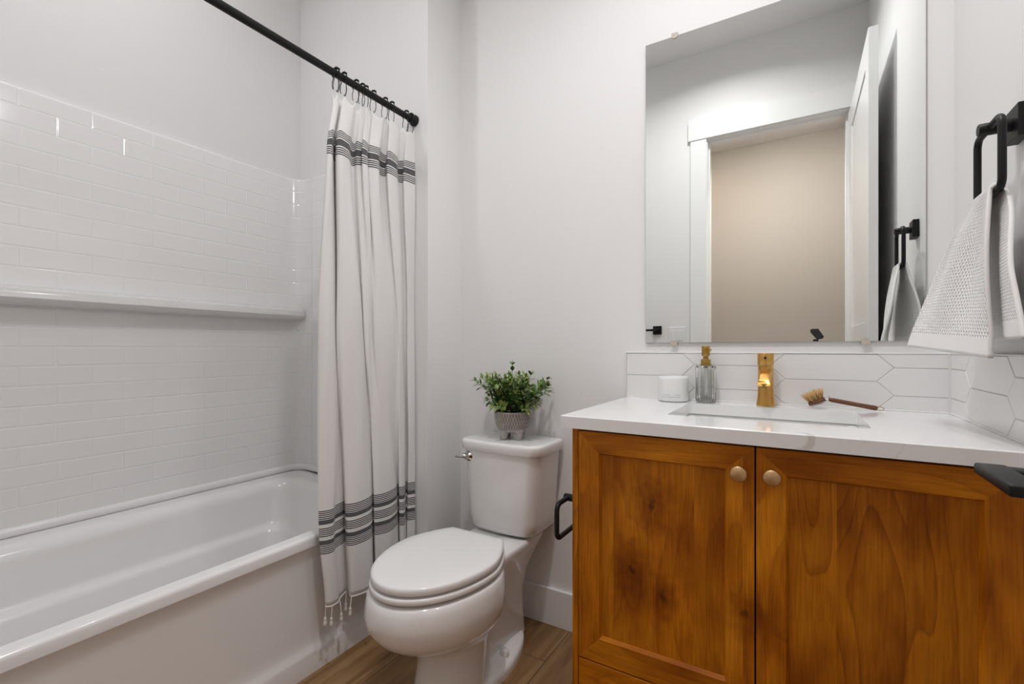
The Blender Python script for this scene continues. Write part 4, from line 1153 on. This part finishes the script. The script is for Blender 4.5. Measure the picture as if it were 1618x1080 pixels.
here(label(obj('neck', b, WIRE, None, 60), 'bent steel wire neck'), br)
ha = Vector((0.080, 1.628, ZK+0.0275))
b = BM(); pts_ = [ha+(h1-ha)*t for t in (0, 0.02, 0.08, 0.3, 0.55, 0.8, 0.94, 0.99, 1.0)]
tube(b, pts_, 0.006, 16, radii=[0.0035, 0.0052, 0.0062, 0.0063, 0.0060, 0.0064, 0.0068, 0.0058, 0.0035]); here(obj('handle', b, BW, None, 60), br)
b = BM(); lp = [h1+Vector((0.006+0.008*math.cos(t), 0.0, 0.000+0.005*math.sin(t))) for t in [2*PI*i/14 for i in range(14)]]
tube(b, lp, 0.0010, 6, closed=True); here(label(obj('hanging_loop', b, BRASS, None, 60), 'small wire hanging loop'), br)

# ------------------------------------------------------------ towel ring and towel
TRX, TRZ = 0.312, 1.510
tr_ = thing('towel_ring', 'black square towel ring on the right wall above the vanity', 'towel ring', (XR, 1.19, TRZ))
b = BM(); box(b, 0.342, XR-0.0005, 1.195, 1.255, TRZ-0.030, TRZ+0.030, 0.0015); here(obj('wall_plate', b, BLACK), tr_)
b = BM(); lathe(b, [(0.0115, 0.343), (0.0115, 0.298), (0.0100, 0.296), (0.0, 0.296)], 24, (0, 1.225, TRZ), 'x'); here(obj('post', b, BLACK, None, 40), tr_)
b = BM(); tube(b, rloop_yz(TRX, 1.160, 1.292, 1.382, 1.511, 0.018), 0.0062, 14, closed=True); here(obj('ring', b, BLACK, None, 60), tr_)

tw = thing('hand_towel', 'white waffle-weave hand towel draped through the black towel ring', 'towel', (TRX, 1.19, 1.372))
def towel_flap():
    # u across 0..1 (far .. near), v over the bar: 0 = front hem, 0.5 = on the bar, 1 = back hem
    NU, NV = 60, 96
    grid, uvs = [], []
    zc, rb = 1.382, 0.0106            # bar of the ring and the cloth's middle surface around it
    for j in range(NV+1):
        v = j/NV
        row, ur = [], []
        for i in range(NU+1):
            u_ = i/NU
            yt = 1.277-0.098*u_
            f0 = math.sin(2*PI*(1.6*u_+0.10))
            if v < 0.47:
                t = 1-v/0.47
                e = t**0.85*0.55+0.45*(1-(1-t)**2.2)
                y = yt+((1.452-0.330*u_**0.9)-yt)*e
                z = zc-(0.282+0.022*u_)*t
                xb = 0.236+0.052*u_
                x = TRX-rb+(xb-TRX+rb)*t**0.9 + 0.009*f0*math.sin(PI*min(1, t*1.15))*0.8 - 0.006*smooth01(t*4)*(1-u_)
            elif v > 0.53:
                t = (v-0.53)/0.47
                e = t**0.80
                y = yt+((1.400-0.368*u_)-yt)*e
                z = zc-0.272*t
                xb = 0.343-0.043*u_**1.2
                x = TRX+rb+(xb-TRX-rb)*smooth01(t*1.6)+0.005*math.sin(2*PI*(1.8*u_+0.4))*t*(1-t*0.4)
                x = min(x, XR-0.016)
            else:
                a = PI-PI*(v-0.47)/0.06
                y = yt
                x = TRX+rb*math.cos(a); z = zc+rb*math.sin(a)
            row.append((x, y, z)); ur.append((u_*0.40, (v-0.5)*0.60))
        grid.append(row); uvs.append(ur)
    return grid, uvs
g_, uv_ = towel_flap()
o_ = uvmesh('cloth', g_, uv_, [TOWEL, TOWEL_HEM], None, 180)
me = o_.data
NU = 60
for k, p in enumerate(me.polygons):
    j = k//NU
    if j < 5 or j > 90: p.material_index = 1
sm = o_.modifiers.new('thick', 'SOLIDIFY'); sm.thickness = 0.007; sm.offset = 0; sm.material_offset_rim = 1
here(o_, tw)

# ------------------------------------------------------------ paper holder on the vanity side
ph = thing('paper_holder', 'black open-arm toilet paper holder on the side of the vanity', 'toilet paper holder', (VX0, 1.225, 0.667))
b = BM(); box(b, VX0-0.010, VX0-0.0003, 1.215, 1.265, 0.642, 0.692, 0.0015); here(obj('wall_plate', b, BLACK), ph)
b = BM(); lathe(b, [(0.0105, VX0-0.005), (0.0105, -0.572), (0.009, -0.574), (0.0, -0.574)], 24, (0, 1.240, 0.667), 'x'); here(obj('post', b, BLACK, None, 40), ph)
b = BM()
XP = -0.562
ptsl = [(XP, 1.240, 0.667)] + [(XP, 1.183+0.020*math.cos(a)-0.0, 0.647+0.020*math.sin(a)) for a in [PI/2+PI/2*i/6 for i in range(7)]] + [(XP, 1.183+0.020*math.cos(a), 0.592+0.020*math.sin(a)) for a in [PI+PI/2*i/6 for i in range(7)]] + [(XP, 1.33, 0.572)]
tube(b, ptsl, 0.0070, 14); here(obj('arm', b, BLACK, None, 60), ph)

# ------------------------------------------------------------ things seen in the mirror
sw_ = thing('light_switch', 'white two-gang rocker switch plate on the wall left of the doorway', 'light switch', (-0.712, YF, 1.19))
b = BM(); box(b, -0.770, -0.654, YF+0.0003, YF+0.006, 1.132, 1.249, 0.0022); here(obj('plate', b, PLATE), sw_)
for x in (-0.735, -0.689):
    b = BM(); box(b, x-0.0165, x+0.0165, YF+0.006, YF+0.0095, 1.157, 1.224, 0.001); here(obj('rocker', b, PLATE), sw_)
tb = thing('towel_bar', 'black towel bar on the doorway wall, seen at the mirror edge', 'towel bar', (-1.10, YF, 1.230))
for x in (-0.845, -1.33):
    b = BM(); box(b, x-0.030, x+0.030, YF+0.0004, YF+0.012, 1.200, 1.260, 0.0015); here(obj('wall_plate', b, BLACK), tb)
    b = BM(); lathe(b, [(0.011, YF+0.012), (0.011, YF+0.065), (0.0095, YF+0.067), (0.0, YF+0.067)], 20, (x, 0, 1.23), 'y'); here(obj('post', b, BLACK, None, 40), tb)
b = BM(); tube(b, [(-1.335, YF+0.058, 1.23), (-0.84, YF+0.058, 1.23)], 0.0078, 16); here(obj('bar', b, BLACK, None, 50), tb)

# photographer's camera, its top seen at the mirror's lower edge
cm = thing('camera_tripod', 'black tripod camera in the doorway, its tilted trigger seen in the mirror', 'camera', (0.103, -0.10, 0))
b = BM(); box(b, 0.045, 0.165, -0.135, -0.075, 1.00, 1.105, 0.008, 3); box(b, 0.08, 0.13, -0.130, -0.080, 1.10, 1.130, 0.006); here(obj('body', b, RUBBER, None, 40), cm)
b = BM(); lathe(b, [(0.034, -0.076), (0.034, -0.050), (0.038, -0.046), (0.038, -0.022), (0.034, -0.020), (0.030, -0.028), (0.0, -0.030)], 28, (0.105, 0, 1.05), 'y'); here(obj('lens', b, RUBBER, None, 40), cm)
b = BM(); box(b, 0.089, 0.117, -0.115, -0.090, 1.128, 1.157, 0.003)
q = [(0.083, 1.172), (0.090, 1.160), (0.112, 1.156), (0.122, 1.160), (0.152, 1.200), (0.153, 1.214), (0.149, 1.220), (0.113, 1.221)]
q = [(0.072+(0.156-x), z_) for x, z_ in q]
q = [(0.206-0.0+0.0-x+0.0, z_) for x, z_ in [(0.206-px+0.0, pz) for px, pz in q]]
A_ = [b.verts.new((x, -0.080, z_)) for x, z_ in q]; B_ = [b.verts.new((x, -0.125, z_)) for x, z_ in q]
b.faces.new(A_); b.faces.new(list(reversed(B_)))
for i in range(len(q)): b.faces.new((A_[i], A_[(i+1) % len(q)], B_[(i+1) % len(q)], B_[i]))
here(obj('trigger', b, RUBBER, None, 30), cm)
b = BM(); tube(b, [(0.105, -0.105, 1.002), (0.105, -0.105, 0.55)], 0.014, 14); here(obj('column', b, RUBBER, None, 50), cm)
for k in range(3):
    a = -PI/2+2*PI*k/3
    b = BM(); tube(b, [(0.105+0.02*math.cos(a), -0.105+0.02*math.sin(a), 0.86), (0.105+0.14*math.cos(a), -0.105+0.30*math.sin(a) if k == 0 else -0.105+0.10*math.sin(a), 0.006)], 0.010, 10, radii=[0.013, 0.009]); here(obj('leg', b, RUBBER, None, 50), cm)

# ------------------------------------------------------------ lamps (out of frame, they light the room)
FROST = mat('frosted_glass', (0.9, 0.9, 0.88), 0.4)
for i, (x, y, e, col, sz, sp) in enumerate(CEIL_LIGHTS):
    dl = thing('recessed_light', ['white recessed ceiling light above the vanity', 'added recessed fill light over the middle of the bathroom', 'added recessed fill light over the bathtub'][i], 'ceiling light', (x, y, ZC))
    b = BM(); lathe(b, [(0.075, -0.0005), (0.092, -0.001), (0.090, -0.006), (0.078, -0.008), (0.074, -0.004)], 40, (x, y, ZC), cap=False); here(obj('trim_ring', b, TRIM, None, 50), dl)
    l_ = lamp('recessed_light_lamp', 'AREA', (x, y, ZC-0.012), e, col, sz, spread=math.radians(sp)); here(l_, dl)
for x, y, e, col in HALL_LIGHTS:
    dl = thing('hall_light', 'white recessed ceiling light in the hall, ' + ('left of the doorway' if x < -0.3 else 'added as fill straight outside the doorway'), 'ceiling light', (x, y, 2.95))
    b = BM(); lathe(b, [(0.075, -0.0005), (0.092, -0.001), (0.090, -0.006), (0.078, -0.008), (0.074, -0.004)], 40, (x, y, 2.95), cap=False); here(obj('trim_ring', b, TRIM, None, 50), dl)
    l_ = lamp('hall_light_lamp', 'AREA', (x, y, 2.935), e, col, 0.15); here(l_, dl)
